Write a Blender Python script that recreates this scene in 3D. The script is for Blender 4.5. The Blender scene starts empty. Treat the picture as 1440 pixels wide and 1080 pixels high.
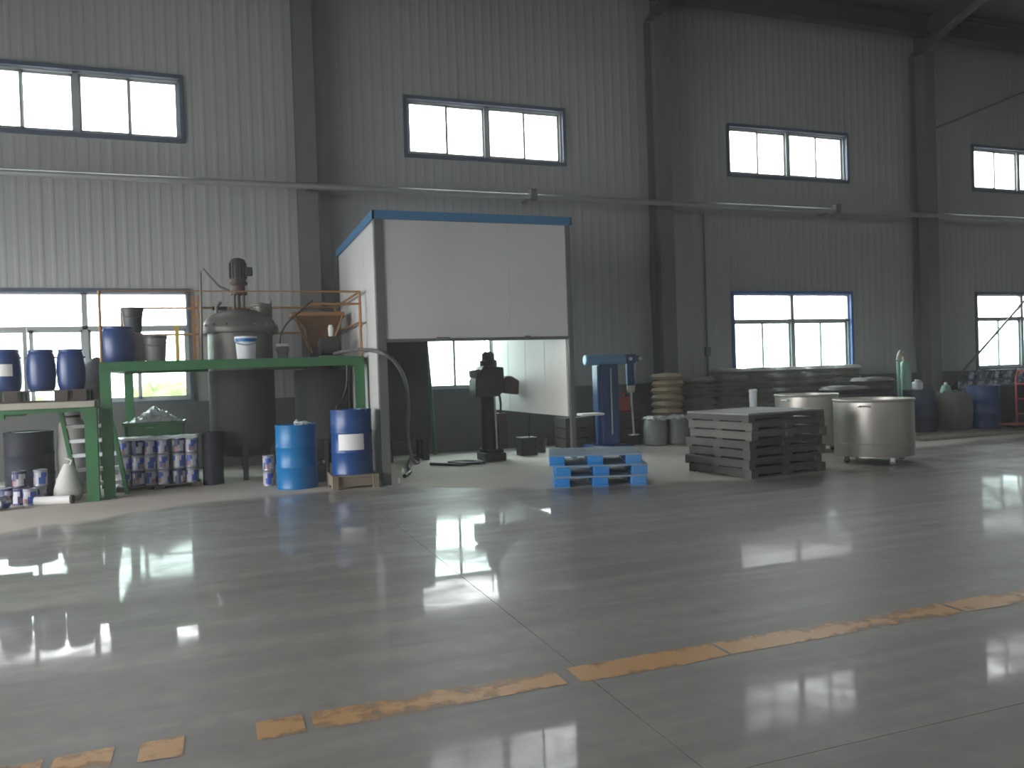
import bpy, bmesh, math, random
from mathutils import Vector, Matrix, noise
random.seed(7)
C = bpy.context.scene
COL = C.collection
PI = math.pi
R = math.radians

# ------------------------------------------------------------------ camera, sky, exposure
HC = 1.5
yaw, pitch, roll = .347, .0125, -.0332
cy, sy = math.cos(yaw), math.sin(yaw)
fw = Vector((sy*math.cos(pitch), cy*math.cos(pitch), -math.sin(pitch)))
rt = Vector((cy, -sy, 0)); up = rt.cross(fw)
r2 = rt*math.cos(roll) + up*math.sin(roll)
u2 = -rt*math.sin(roll) + up*math.cos(roll)
cam = bpy.data.cameras.new('camera'); co = bpy.data.objects.new('camera', cam); COL.objects.link(co)
cam.sensor_width = 36; cam.lens = 36*1140/1440; cam.clip_end = 400
cam.dof.use_dof = True; cam.dof.focus_distance = 3.2; cam.dof.aperture_fstop = 5.6
m = Matrix((r2, u2, -fw)).transposed().to_4x4(); m.translation = (0, 0, HC)
co.matrix_world = m
C.camera = co

w = bpy.data.worlds.new('overcast_sky'); C.world = w; w.use_nodes = True
nt = w.node_tree; bg = nt.nodes['Background']
tc = nt.nodes.new('ShaderNodeTexCoord'); sp = nt.nodes.new('ShaderNodeSeparateXYZ')
rp = nt.nodes.new('ShaderNodeValToRGB')
rp.color_ramp.elements[0].position = 0.0; rp.color_ramp.elements[0].color = (1, 1, .985, 1)
rp.color_ramp.elements[1].position = 1.0; rp.color_ramp.elements[1].color = (.90, .95, 1, 1)
nt.links.new(tc.outputs['Generated'], sp.inputs[0]); nt.links.new(sp.outputs['Z'], rp.inputs[0])
nt.links.new(rp.outputs[0], bg.inputs[0]); bg.inputs[1].default_value = 1.0

C.view_settings.view_transform = 'Standard'; C.view_settings.look = 'None'
C.view_settings.gamma = 1; C.view_settings.use_curve_mapping = False
C.view_settings.exposure = 3.95
HAZE = .004      # density of the haze added to stand in for lens glare

def portal(loc, rot, sx, sz):
    l = bpy.data.lights.new('daylight_portal', 'AREA'); l.shape = 'RECTANGLE'; l.size = sx; l.size_y = sz
    l.cycles.is_portal = True
    o = bpy.data.objects.new('daylight_portal', l); COL.objects.link(o); o.location = loc; o.rotation_euler = rot
XL, XR, YF, YB = -10.0, 31.2, -10.0, 15.5       # hall extents
DOOR = (-.5, 12.5, 4.0)                            # open roller door in the left end wall: y0, y1, height
portal((XL-.2, (DOOR[0]+DOOR[1])/2, DOOR[2]/2), (0, R(-90), 0), DOOR[2], DOOR[1]-DOOR[0])
portal((10.6, YB+.35, 2.2), (R(-90), 0, 0), 41, 2.1)
portal((10.6, YB+.35, 6.37), (R(-90), 0, 0), 41, 1.3)
portal((10.6, YF-.35, 6.37), (R(90), 0, 0), 41, 1.3)

# ------------------------------------------------------------------ materials
def newmat(name):
    mt = bpy.data.materials.new(name); mt.use_nodes = True
    return mt, mt.node_tree, mt.node_tree.nodes['Principled BSDF']
def pm(name, col, rough=.6, metal=0.0, var=.2, scale=6.0, dirt=None, dirt_amt=.35, bump=0.0, spec=.5):
    """principled material with noise in colour and gloss; dirt = a second colour in blotches"""
    mt, nt, b = newmat(name); L = nt.links
    tc = nt.nodes.new('ShaderNodeTexCoord')
    n = nt.nodes.new('ShaderNodeTexNoise'); n.inputs['Scale'].default_value = scale; n.inputs['Detail'].default_value = 6
    L.new(tc.outputs['Object'], n.inputs['Vector'])
    mx = nt.nodes.new('ShaderNodeMix'); mx.data_type = 'RGBA'
    mx.inputs['A'].default_value = tuple(max(0, c*(1-var)) for c in col)+(1,)
    mx.inputs['B'].default_value = tuple(min(1, c*(1+var)) for c in col)+(1,)
    L.new(n.outputs['Fac'], mx.inputs['Factor'])
    out = mx.outputs['Result']
    if dirt:
        n2 = nt.nodes.new('ShaderNodeTexNoise'); n2.inputs['Scale'].default_value = scale*.5; n2.inputs['Detail'].default_value = 8
        L.new(tc.outputs['Object'], n2.inputs['Vector'])
        mr = nt.nodes.new('ShaderNodeMapRange'); mr.inputs['From Min'].default_value = .45; mr.inputs['From Max'].default_value = .72
        mr.inputs['To Max'].default_value = dirt_amt
        L.new(n2.outputs['Fac'], mr.inputs['Value'])
        m2 = nt.nodes.new('ShaderNodeMix'); m2.data_type = 'RGBA'; m2.inputs['B'].default_value = tuple(dirt)+(1,)
        L.new(mr.outputs[0], m2.inputs['Factor']); L.new(out, m2.inputs['A']); out = m2.outputs['Result']
    L.new(out, b.inputs['Base Color'])
    r = nt.nodes.new('ShaderNodeMapRange'); r.inputs['To Min'].default_value = max(.03, rough-.1); r.inputs['To Max'].default_value = min(1, rough+.1)
    L.new(n.outputs['Fac'], r.inputs['Value']); L.new(r.outputs[0], b.inputs['Roughness'])
    b.inputs['Metallic'].default_value = metal; b.inputs['Specular IOR Level'].default_value = spec
    if bump:
        bp = nt.nodes.new('ShaderNodeBump'); bp.inputs['Strength'].default_value = bump; bp.inputs['Distance'].default_value = .01
        L.new(n.outputs['Fac'], bp.inputs['Height']); L.new(bp.outputs[0], b.inputs['Normal'])
    return mt

M = {}
M['wall'] = pm('painted_wall_sheet', (.33, .342, .338), .6, var=.1, scale=.7, dirt=(.17, .17, .16), dirt_amt=.35)
M['plain_wall'] = pm('plain_wall_sheet', (.33, .36, .38), .6, var=.1, scale=.7)
M['dado'] = pm('stained_dado', (.10, .104, .10), .8, var=.25, scale=1.5, dirt=(.06, .06, .055), bump=.3)
M['steel_dark'] = pm('grey_column_paint', (.14, .143, .14), .55, var=.15, scale=2)
M['rafter'] = pm('dark_rafter_paint', (.07, .073, .073), .6, var=.2, scale=2)
M['roof'] = pm('roof_sheet', (.2, .21, .21), .6, var=.1, scale=1)
M['pipe'] = pm('galvanised_pipe', (.3, .31, .31), .5, .3, var=.15, scale=3)
M['frame'] = pm('white_window_frame', (.30, .32, .33), .4, var=.08)
M['flash'] = pm('blue_grey_flashing', (.06, .085, .125), .45, var=.15)
M['flashblue'] = pm('blue_flashing', (.03, .11, .33), .4, var=.1)
M['panel'] = pm('white_sandwich_panel', (.55, .55, .545), .45, var=.05, scale=1.2, dirt=(.38, .375, .36), dirt_amt=.4)
M['panel_in'] = pm('white_inner_panel', (.82, .82, .79), .5, var=.06, scale=1.2, dirt=(.45, .42, .36), dirt_amt=.5)
M['trimblue'] = pm('blue_roof_edge', (.05, .17, .33), .45, var=.12)
M['post'] = pm('grey_post', (.115, .115, .115), .5, var=.12)
M['green'] = pm('green_gloss_paint', (.035, .15, .055), .4, var=.25, scale=4, dirt=(.05, .07, .05), dirt_amt=.5)
M['deck'] = pm('dirty_deck_plate', (.12, .125, .11), .7, var=.25, scale=4)
M['orange'] = pm('orange_safety_paint', (.30, .145, .05), .5, var=.25, scale=5, dirt=(.2, .12, .06))
M['yellow'] = pm('yellow_safety_paint', (.55, .38, .05), .5, var=.2, scale=5, dirt=(.25, .15, .06))
M['rust'] = pm('rusty_hopper_paint', (.17, .095, .045), .75, var=.3, scale=5, dirt=(.09, .055, .035), dirt_amt=.7)
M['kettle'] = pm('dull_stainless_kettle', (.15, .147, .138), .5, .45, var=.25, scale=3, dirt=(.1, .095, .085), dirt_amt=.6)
M['kettle_dark'] = pm('dark_shaded_vessel', (.032, .034, .032), .75, var=.3, scale=3)  # shade under the platform is put into this colour
M['motor'] = pm('dark_motor_enamel', (.045, .04, .04), .55, var=.3, scale=8)
M['black_steel'] = pm('oily_black_steel', (.03, .03, .03), .5, var=.3, scale=6)
M['browniron'] = pm('brown_motor_enamel', (.075, .05, .045), .6, var=.25, scale=6)
M['stainless'] = pm('brushed_stainless', (.50, .475, .44), .42, .75, var=.12, scale=3, dirt=(.3, .28, .26))
M['stainless_in'] = pm('brushed_stainless_bright', (.6, .59, .57), .35, .8, var=.1, scale=3)
M['bluep'] = pm('blue_plastic_barrel', (.02, .05, .17), .38, var=.2, scale=4, dirt=(.05, .07, .13))
M['blued'] = pm('dark_blue_drum_paint', (.006, .05, .2), .35, var=.15, scale=4, dirt=(.02, .05, .13))
M['bluel'] = pm('light_blue_drum_paint', (.002, .13, .34), .35, var=.12, scale=4, dirt=(.01, .1, .25), spec=.35)
M['blacklid'] = pm('near_black_drum', (.016, .019, .03), .6, var=.3, scale=4, spec=.25)
M['navy'] = pm('navy_drum', (.02, .028, .07), .5, var=.25, scale=4, dirt=(.05, .05, .06))
M['paper'] = pm('paper_label', (.72, .71, .7), .7, var=.05)
M['white'] = pm('white_plastic', (.62, .64, .68), .5, var=.1, scale=6)
M['film'] = pm('crumpled_white_film', (.55, .58, .6), .35, var=.25, scale=14, bump=.6)
M['wood'] = pm('weathered_timber', (.2, .165, .125), .8, var=.3, scale=7, dirt=(.1, .08, .06))
M['woodpale'] = pm('pale_timber', (.36, .34, .29), .8, var=.2, scale=7, dirt=(.22, .2, .17))
M['wooddark'] = pm('dark_timber', (.06, .05, .045), .8, var=.3, scale=7)
M['bluepal'] = pm('blue_plastic_pallet', (.012, .17, .48), .5, var=.15, scale=5, dirt=(.12, .22, .34), dirt_amt=.55)
M['bluepal_dusty'] = pm('dusty_blue_pallet_deck', (.13, .21, .3), .6, var=.2, scale=5, dirt=(.25, .26, .27), dirt_amt=.7)
M['tray'] = pm('dusty_black_pallet', (.075, .071, .067), .6, var=.3, scale=4, dirt=(.12, .115, .108), dirt_amt=.6)
M['traydust'] = pm('pale_dust_on_black_pallet', (.27, .26, .25), .75, var=.25, scale=3, dirt=(.09, .085, .08), dirt_amt=.6)
M['traymid'] = pm('lit_dusty_pallet', (.13, .126, .118), .65, var=.3, scale=4, dirt=(.07, .066, .062), dirt_amt=.6)  # dusty, and lighter: light from the left put into the colour
M['dblue'] = pm('blue_machine_enamel', (.015, .05, .16), .4, var=.2, scale=4)
M['dbluel'] = pm('pale_blue_machine_enamel', (.16, .33, .52), .4, var=.12, scale=4, dirt=(.1, .2, .33))
M['chrome'] = pm('bright_steel', (.6, .6, .6), .3, .8, var=.08)
M['sackgrey'] = pm('dark_woven_sack', (.30, .29, .26), .85, var=.3, scale=9, bump=.5)
M['sacktan'] = pm('tan_paper_sack', (.56, .44, .31), .75, var=.2, scale=7, bump=.4)
M['sackpale'] = pm('pale_woven_sack', (.38, .37, .35), .75, var=.25, scale=6, dirt=(.2, .19, .18), bump=.5)
M['sackwhite'] = pm('white_woven_sack', (.46, .455, .44), .7, var=.15, scale=6, dirt=(.35, .34, .33), bump=.5)
M['bagbrown'] = pm('grey_brown_bulk_bag', (.17, .16, .15), .8, var=.25, scale=6, bump=.5)
M['greypail'] = pm('grey_plastic_pail', (.17, .175, .18), .5, var=.15, scale=4)
M['darkpail'] = pm('charcoal_pail', (.06, .06, .07), .5, var=.2, scale=5, dirt=(.2, .2, .2), dirt_amt=.5)
M['red'] = pm('red_plastic', (.33, .035, .03), .45, var=.15)
M['hose'] = pm('grey_rubber_hose', (.12, .12, .12), .5, var=.2, scale=10)
M['cable'] = pm('black_rubber', (.025, .025, .025), .5, var=.2, scale=10)
M['mint'] = pm('mint_green_paint', (.20, .36, .28), .45, var=.12, scale=4)
M['beige'] = pm('beige_elbow', (.44, .40, .32), .6, var=.15, scale=6)
M['navycab'] = pm('navy_black_cabinet', (.022, .024, .034), .5, var=.25, scale=3)
M['tinw'] = pm('pale_tin_plate', (.3, .3, .35), .4, .3, var=.15, scale=9)
M['tinb'] = pm('blue_tin_label', (.02, .07, .33), .4, var=.2, scale=9)
M['tinp'] = pm('white_tin_label', (.42, .41, .46), .4, var=.12, scale=9)
M['tinr'] = pm('rust_red_tin_label', (.30, .15, .13), .4, var=.2, scale=9)
M['tind'] = pm('dark_blue_tin', (.025, .03, .10), .45, var=.3, scale=9)
M['leaf'] = pm('hedge_leaf', (.16, .21, .06), .7, var=.4, scale=2)
M['yard'] = pm('pale_concrete_yard', (.5, .5, .48), .9, var=.1, scale=.3)

def glass_mat(name, tint, gl=.05):
    mt = bpy.data.materials.new(name); mt.use_nodes = True; nt = mt.node_tree; nt.nodes.clear()
    o = nt.nodes.new('ShaderNodeOutputMaterial'); t = nt.nodes.new('ShaderNodeBsdfTransparent'); g = nt.nodes.new('ShaderNodeBsdfGlossy')
    mx = nt.nodes.new('ShaderNodeMixShader'); lw = nt.nodes.new('ShaderNodeLayerWeight'); lw.inputs['Blend'].default_value = .5
    pw = nt.nodes.new('ShaderNodeMath'); pw.operation = 'POWER'; pw.inputs[1].default_value = 4; nt.links.new(lw.outputs['Facing'], pw.inputs[0])
    fr = nt.nodes.new('ShaderNodeMath'); fr.operation = 'MULTIPLY_ADD'; fr.inputs[1].default_value = .4; fr.inputs[2].default_value = .03; nt.links.new(pw.outputs[0], fr.inputs[0])
    n = nt.nodes.new('ShaderNodeTexNoise'); n.inputs['Scale'].default_value = 1.2
    tcn = nt.nodes.new('ShaderNodeTexCoord'); nt.links.new(tcn.outputs['Object'], n.inputs['Vector'])
    cm = nt.nodes.new('ShaderNodeMix'); cm.data_type = 'RGBA'
    cm.inputs['A'].default_value = tuple(c*.9 for c in tint)+(1,); cm.inputs['B'].default_value = tuple(tint)+(1,)
    nt.links.new(n.outputs['Fac'], cm.inputs['Factor']); nt.links.new(cm.outputs['Result'], t.inputs['Color'])
    g.inputs['Roughness'].default_value = gl
    nt.links.new(fr.outputs[0], mx.inputs[0]); nt.links.new(t.outputs[0], mx.inputs[1]); nt.links.new(g.outputs[0], mx.inputs[2])
    nt.links.new(mx.outputs[0], o.inputs[0])
    return mt
M['glass'] = glass_mat('clear_glass', (.97, .98, .98))
M['glass_tint'] = glass_mat('dusty_green_glass', (.80, .90, .88))

def floor_mat():
    mt, nt, b = newmat('polished_concrete'); L = nt.links
    N = nt.nodes.new
    g = N('ShaderNodeNewGeometry'); s = N('ShaderNodeSeparateXYZ'); L.new(g.outputs['Position'], s.inputs[0])
    def noi(scale, detail=6, sx=1, sy=1, off=0):
        mp = N('ShaderNodeMapping'); mp.inputs['Scale'].default_value = (sx, sy, 1); mp.inputs['Location'].default_value = (off, off*.7, 0)
        L.new(g.outputs['Position'], mp.inputs[0])
        n = N('ShaderNodeTexNoise'); n.inputs['Scale'].default_value = scale; n.inputs['Detail'].default_value = detail
        n.inputs['Roughness'].default_value = .6
        L.new(mp.outputs[0], n.inputs['Vector']); return n.outputs['Fac']
    def rng(v, a, b_, c=0, d=1, smooth=True):
        r = N('ShaderNodeMapRange'); r.interpolation_type = 'SMOOTHSTEP' if smooth else 'LINEAR'
        for k, x in (('From Min', a), ('From Max', b_), ('To Min', c), ('To Max', d)): r.inputs[k].default_value = x
        L.new(v, r.inputs['Value']); return r.outputs[0]
    def mth(op, a, b_):
        n = N('ShaderNodeMath'); n.operation = op
        for i, x in enumerate((a, b_)):
            if isinstance(x, (int, float)): n.inputs[i].default_value = x
            else: L.new(x, n.inputs[i])
        return n.outputs[0]
    def mix(f, a, b_):
        n = N('ShaderNodeMix'); n.data_type = 'RGBA'
        if isinstance(f, (int, float)): n.inputs['Factor'].default_value = f
        else: L.new(f, n.inputs['Factor'])
        for k, x in (('A', a), ('B', b_)):
            if isinstance(x, tuple): n.inputs[k].default_value = x+(1,)
            else: L.new(x, n.inputs[k])
        return n.outputs['Result']
    big = noi(.35, 5); streak = noi(1.0, 5, .35, 3.2); fine = noi(7, 8); spot = noi(2.2, 8, off=11)
    base = mix(big, (.215, .20, .182), (.295, .278, .255))
    base = mix(rng(streak, .38, .66), base, (.335, .315, .288))
    base = mix(rng(fine, .3, .75, 0, .5), base, (.20, .19, .18))
    base = mix(rng(spot, .60, .78, 0, .6), base, (.16, .145, .135))
    # dusty unpolished strip along the wall: its edge follows where traffic polished the floor
    ramp = N('ShaderNodeValToRGB'); e = ramp.color_ramp.elements
    xs = [(-4, 8.8), (-2.2, 9.7), (-.1, 10.95), (2.2, 11.0), (3.8, 9.7), (6, 9.0), (8.4, 8.9), (10.2, 10.6), (14, 10.9), (22, 12.2)]
    while len(e) < len(xs): e.new(.5)
    for k, (x, y) in enumerate(xs):
        e[k].position = (x+10)/35; v = y/20; e[k].color = (v, v, v, 1)
    fx = mth('DIVIDE', mth('ADD', s.outputs['X'], 10.0), 35.0); L.new(fx, ramp.inputs[0])
    edge = mth('MULTIPLY', ramp.outputs[0], 20.0)
    d = mth('ADD', mth('SUBTRACT', s.outputs['Y'], edge), mth('MULTIPLY', mth('SUBTRACT', noi(.9, 6, 1, 1, 4), .5), 1.1))
    dust = rng(d, -.12, .35)
    dcol = mix(noi(1.6, 6, off=3), (.50, .445, .395), (.66, .60, .54))
    col = mix(mth('MULTIPLY', dust, .9), base, dcol)
    L.new(col, b.inputs['Base Color'])
    worn = rng(noi(.55, 4, 1, 1.3, 21), .40, .60)
    L.new(mth('ADD', .5, mth('MULTIPLY', dust, .35)), b.inputs['Roughness'])
    b.inputs['Specular IOR Level'].default_value = .35
    gloss = mth('MULTIPLY', mth('SUBTRACT', 1.0, dust), rng(worn, 0, 1, .8, .28, False))
    gloss = mth('MULTIPLY', gloss, rng(fine, .35, .7, 1, .7))
    dx = mth('MULTIPLY', mth('SUBTRACT', s.outputs['X'], 6.0), .8); dy = mth('SUBTRACT', s.outputs['Y'], 6.2)
    dull = mth('SQRT', mth('ADD', mth('MULTIPLY', dx, dx), mth('MULTIPLY', dy, dy)), 0)
    dull = mth('ADD', dull, mth('MULTIPLY', mth('SUBTRACT', noi(.7, 4, off=31), .5), 2.0))
    gloss = mth('MULTIPLY', gloss, rng(dull, 2.0, 3.9, .12, 1))          # scuffed, dull patch in the aisle
    gloss = mth('MULTIPLY', gloss, rng(s.outputs['Y'], 3.2, 7.5, .38, 1))  # dustier towards the walkway
    gloss = mth('MULTIPLY', gloss, rng(noi(2.6, 8, off=17), .36, .52, .45, 1))
    L.new(gloss, b.inputs['Coat Weight']); b.inputs['Coat IOR'].default_value = 1.45
    L.new(mth('ADD', .025, mth('MULTIPLY', worn, .05)), b.inputs['Coat Roughness'])
    bp = N('ShaderNodeBump'); bp.inputs['Strength'].default_value = .01; bp.inputs['Distance'].default_value = .02
    L.new(noi(1.1, 3, 1, 2.5, 8), bp.inputs['Height']); L.new(bp.outputs[0], b.inputs['Normal']); L.new(bp.outputs[0], b.inputs['Coat Normal'])
    return mt
M['floor'] = floor_mat()

def paint_mat():
    mt, nt, b = newmat('worn_orange_line_paint'); N = nt.nodes.new; L = nt.links
    g = N('ShaderNodeNewGeometry'); n = N('ShaderNodeTexNoise'); n.inputs['Scale'].default_value = 7; n.inputs['Detail'].default_value = 8
    n.inputs['Roughness'].default_value = .7
    n2 = N('ShaderNodeTexNoise'); n2.inputs['Scale'].default_value = 1.3
    L.new(g.outputs['Position'], n.inputs['Vector']); L.new(g.outputs['Position'], n2.inputs['Vector'])
    ad = N('ShaderNodeMath'); ad.operation = 'ADD'; L.new(n.outputs['Fac'], ad.inputs[0]); L.new(n2.outputs['Fac'], ad.inputs[1])
    r = N('ShaderNodeMapRange'); r.inputs['From Min'].default_value = .80; r.inputs['From Max'].default_value = 1.04; r.inputs['To Min'].default_value = .12; r.inputs['To Max'].default_value = .92
    tr = N('ShaderNodeBsdfTransparent'); ms = N('ShaderNodeMixShader'); out = nt.nodes['Material Output']
    sp_ = N('ShaderNodeSeparateXYZ'); L.new(g.outputs['Position'], sp_.inputs[0])
    def mt_(op, a, c):
        q = N('ShaderNodeMath'); q.operation = op
        if op == 'MULTIPLY_ADD': q.inputs[2].default_value = 3.645
        for i, x in enumerate((a, c)):
            if isinstance(x, (int, float)): q.inputs[i].default_value = x
            else: L.new(x, q.inputs[i])
        return q.outputs[0]
    ed = mt_('ABSOLUTE', mt_('SUBTRACT', sp_.outputs['Y'], mt_('MULTIPLY_ADD', sp_.outputs['X'], .012)), 0)
    ed = mt_('MULTIPLY', mt_('DIVIDE', ed, .085), -.2)
    L.new(mt_('ADD', mt_('ADD', ad.outputs[0], ed), .14), r.inputs['Value'])
    b.inputs['Base Color'].default_value = (.62, .34, .13, 1); b.inputs['Roughness'].default_value = .45
    L.new(r.outputs[0], ms.inputs[0]); L.new(tr.outputs[0], ms.inputs[1]); L.new(b.outputs[0], ms.inputs[2]); L.new(ms.outputs[0], out.inputs[0])
    return mt
M['line'] = paint_mat()

# ------------------------------------------------------------------ mesh helpers
class MB:
    """collects shapes; build() links them as ONE mesh object. off = world point that becomes the local origin"""
    def __init__(s, off=(0, 0, 0)):
        s.v = []; s.f = []; s.mi = []; s.off = Vector(off); s.T = Matrix()
    def add(s, vs, fs, mi=0):
        b = len(s.v)
        s.v += [s.T @ Vector(p) - s.off for p in vs]
        s.f += [tuple(b+i for i in f) for f in fs]; s.mi += [mi]*len(fs); return s
    def box(s, x0, y0, z0, x1, y1, z1, mi=0):
        if x0 > x1: x0, x1 = x1, x0
        if y0 > y1: y0, y1 = y1, y0
        if z0 > z1: z0, z1 = z1, z0
        return s.add([(x0,y0,z0),(x1,y0,z0),(x1,y1,z0),(x0,y1,z0),(x0,y0,z1),(x1,y0,z1),(x1,y1,z1),(x0,y1,z1)],
                     [(0,3,2,1),(4,5,6,7),(0,1,5,4),(1,2,6,5),(2,3,7,6),(3,0,4,7)], mi)
    def prism(s, poly, axis, a, b, mi=0):
        """poly = 2D outline (in the two other axes, in xyz order) swept from a to b along axis"""
        n = len(poly)
        def P(p, t):
            return {'x': (t, p[0], p[1]), 'y': (p[0], t, p[1]), 'z': (p[0], p[1], t)}[axis]
        vs = [P(p, a) for p in poly]+[P(p, b) for p in poly]
        fs = [tuple(range(n))[::-1], tuple(range(n, 2*n))]+[(i, (i+1) % n, n+(i+1) % n, n+i) for i in range(n)]
        return s.add(vs, fs, mi)
    def lathe(s, prof, c=(0, 0, 0), n=28, axis='z', mi=0, a0=0, caps=True):
        vs = []; fs = []
        k = len(prof)
        for r, z in prof:
            for i in range(n):
                a = a0+2*PI*i/n; x, y = r*math.cos(a), r*math.sin(a)
                p = {'z': (x, y, z), 'x': (z, x, y), 'y': (x, z, y)}[axis]
                vs.append((p[0]+c[0], p[1]+c[1], p[2]+c[2]))
        for j in range(k-1):
            for i in range(n):
                i2 = (i+1) % n; fs.append((j*n+i, j*n+i2, (j+1)*n+i2, (j+1)*n+i))
        if caps:
            fs.append(tuple(range(n))[::-1]); fs.append(tuple(range((k-1)*n, k*n)))
        mis = [mi]*len(fs)
        b = len(s.v); s.v += [s.T @ Vector(p) - s.off for p in vs]; s.f += [tuple(b+i for i in f) for f in fs]; s.mi += mis
        return s
    def cyl(s, r, z0, z1, c=(0, 0, 0), n=20, axis='z', mi=0):
        return s.lathe([(r, z0), (r, z1)], c, n, axis, mi)
    def tube(s, pts, r, n=8, mi=0, sub=0):
        pts = [Vector(p) for p in pts]
        if sub:
            q = []
            for i in range(len(pts)-1):
                p0 = pts[max(i-1, 0)]; p1 = pts[i]; p2 = pts[i+1]; p3 = pts[min(i+2, len(pts)-1)]
                for k in range(sub):
                    t = k/sub
                    q.append(.5*((2*p1)+(p2-p0)*t+(2*p0-5*p1+4*p2-p3)*t*t+(3*p1-p0-3*p2+p3)*t**3))
            pts = q+[pts[-1]]
        vs = []; fs = []; ref = None
        for i, p in enumerate(pts):
            d = (pts[min(i+1, len(pts)-1)]-pts[max(i-1, 0)]).normalized()
            if ref is None: ref = Vector((0, 0, 1)) if abs(d.z) < .9 else Vector((1, 0, 0))
            a = d.cross(ref).normalized(); b = a.cross(d).normalized(); ref = b
            for k in range(n):
                t = 2*PI*k/n; vs.append(p+a*(r*math.cos(t))+b*(r*math.sin(t)))
        for i in range(len(pts)-1):
            for k in range(n):
                k2 = (k+1) % n; fs.append((i*n+k, (i+1)*n+k, (i+1)*n+k2, i*n+k2))
        fs.append(tuple(range(n))); fs.append(tuple(range((len(pts)-1)*n, len(pts)*n))[::-1])
        return s.add(vs, fs, mi)
    def build(s, name, mats, parent=None, bev=0, smooth=35, stuff=False):
        me = bpy.data.meshes.new(name); me.from_pydata([tuple(p) for p in s.v], [], s.f)
        if not isinstance(mats, (list, tuple)): mats = [mats]
        for x in mats: me.materials.append(x if not isinstance(x, str) else M[x])
        me.polygons.foreach_set('material_index', s.mi)
        bm = bmesh.new(); bm.from_mesh(me); bmesh.ops.recalc_face_normals(bm, faces=bm.faces); bm.to_mesh(me); bm.free()
        if smooth:
            me.polygons.foreach_set('use_smooth', [True]*len(me.polygons)); me.set_sharp_from_angle(angle=R(smooth))
        me.update()
        o = bpy.data.objects.new(name, me); COL.objects.link(o)
        if parent: o.parent = parent
        if bev:
            b = o.modifiers.new('bevel', 'BEVEL'); b.width = bev; b.segments = 2; b.limit_method = 'ANGLE'; b.angle_limit = R(40)
        if stuff: o['kind'] = 'stuff'
        return o
def tag(o, label, cat, group=None):
    o['label'] = label; o['category'] = cat
    if group: o['group'] = group
    return o
def thing(name, label, cat, loc=(0, 0, 0), rz=0, group=None):
    o = bpy.data.objects.new(name, None); COL.objects.link(o); o.location = loc; o.rotation_euler = (0, 0, rz)
    o.empty_display_size = .1
    return tag(o, label, cat, group)
def struct(name, loc=(0, 0, 0)):
    o = bpy.data.objects.new(name, None); COL.objects.link(o); o.location = loc; o['kind'] = 'structure'; o.empty_display_size = .1
    return o
def dup(root, loc, rz=None, label=None, group=None):
    def cp(o, par):
        c = o.copy(); COL.objects.link(c)
        if par: c.parent = par
        for ch in o.children: cp(ch, c)
        return c
    r = cp(root, None); r.location = loc
    if rz is not None: r.rotation_euler = (r.rotation_euler[0], r.rotation_euler[1], rz)
    if label: r['label'] = label
    if group: r['group'] = group
    return r

# ================================================================== SETTING
PITCH = 7.365
WX = [5.25+PITCH*k for k in (-1, 0, 1, 2, 3)]         # window axes on the back wall
CX = [1.64+PITCH*k for k in (-1, 0, 1, 2, 3)]         # column axes
HW = 1.66                                               # half width of the openings
LZ, UZ = (1.22, 3.15), (5.82, 6.92)

# floor: slabs with saw-cut joints over a dark bed
fl = struct('floor')
MB().box(XL, YF, -.3, XR, YB+.1, -.012).build('floor_bed', 'deck', fl, smooth=0)
jx = [XL]+[1.655+6*k for k in range(-1, 5)]+[XR]; jy = [YF, -3.3, 2.55, YB+.1]
for i in range(len(jx)-1):
    for j in range(len(jy)-1):
        a, b = jx[i], jx[i+1]; c, d = jy[j], jy[j+1]
        MB().box(a+.002, c+.002, -.012, b-.002, d-.002, 0).build('floor_slab', 'floor', fl, smooth=0)
# painted aisle line, worn through in places
t = struct('trim_1')
for a, b in ((-3.6, -2.1), (-1.9, -.72), (-.68, -.46), (-.36, -.19), (.10, .30), (.335, 1.53), (1.60, 2.45), (2.47, 4.1), (4.13, 6.4), (6.45, 11), (11.05, 18)):
    mb = MB(); n = max(2, int((b-a)/.25)); vs = []
    for k in range(n+1):
        x = a+(b-a)*k/n; yc = 3.645+.012*x
        vs.append((x, yc-.1+random.uniform(-.012, .012), .002)); vs.append((x, yc+.1+random.uniform(-.012, .012), .002))
    top = len(vs); vs += [(p[0], p[1], .0005) for p in vs]
    fs = [(2*k, 2*k+2, 2*k+3, 2*k+1) for k in range(n)]
    mb.add(vs[:top], fs); o = mb.build('painted_line', 'line', t, smooth=0)

# back wall: ribbed sheets, one object per sheet
wb = struct('wall_back')
def rib_sheet(x0, x1, z0, z1, y=YB):
    n = max(1, round((x1-x0)/.2)); s = (x1-x0)/n; pr = []
    for k in range(n):
        a = x0+k*s
        pr += [(a, y), (a+s*.50, y), (a+s*.66, y-.005), (a+s*.84, y-.005)]
    pr.append((x1, y))
    vs = [(p[0], p[1], z0) for p in pr]+[(p[0], p[1], z1) for p in pr]; q = len(pr)
    MB().add(vs, [(i, i+1, q+i+1, q+i) for i in range(q-1)]).build('wall_panel', 'wall', wb, smooth=0)
def span(x0, x1, zs):
    n = max(1, round((x1-x0)/1.0))
    for k in range(n):
        for z0, z1 in zs: rib_sheet(x0+(x1-x0)*k/n+.002, x0+(x1-x0)*(k+1)/n-.002, z0, z1)
px = XL
ZT = 10.0
for c in WX:
    if c-HW > px: span(px, c-HW, [(1.18, ZT)])
    span(max(px, c-HW), min(c+HW, XR), [(LZ[1], UZ[0]), (UZ[1], ZT)]); px = c+HW
if px < XR: span(px, XR, [(1.18, ZT)])
MB().box(XL, YB-.09, 0, XR, YB+.14, 1.2).build('dado', 'dado', wb, smooth=0)
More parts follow.
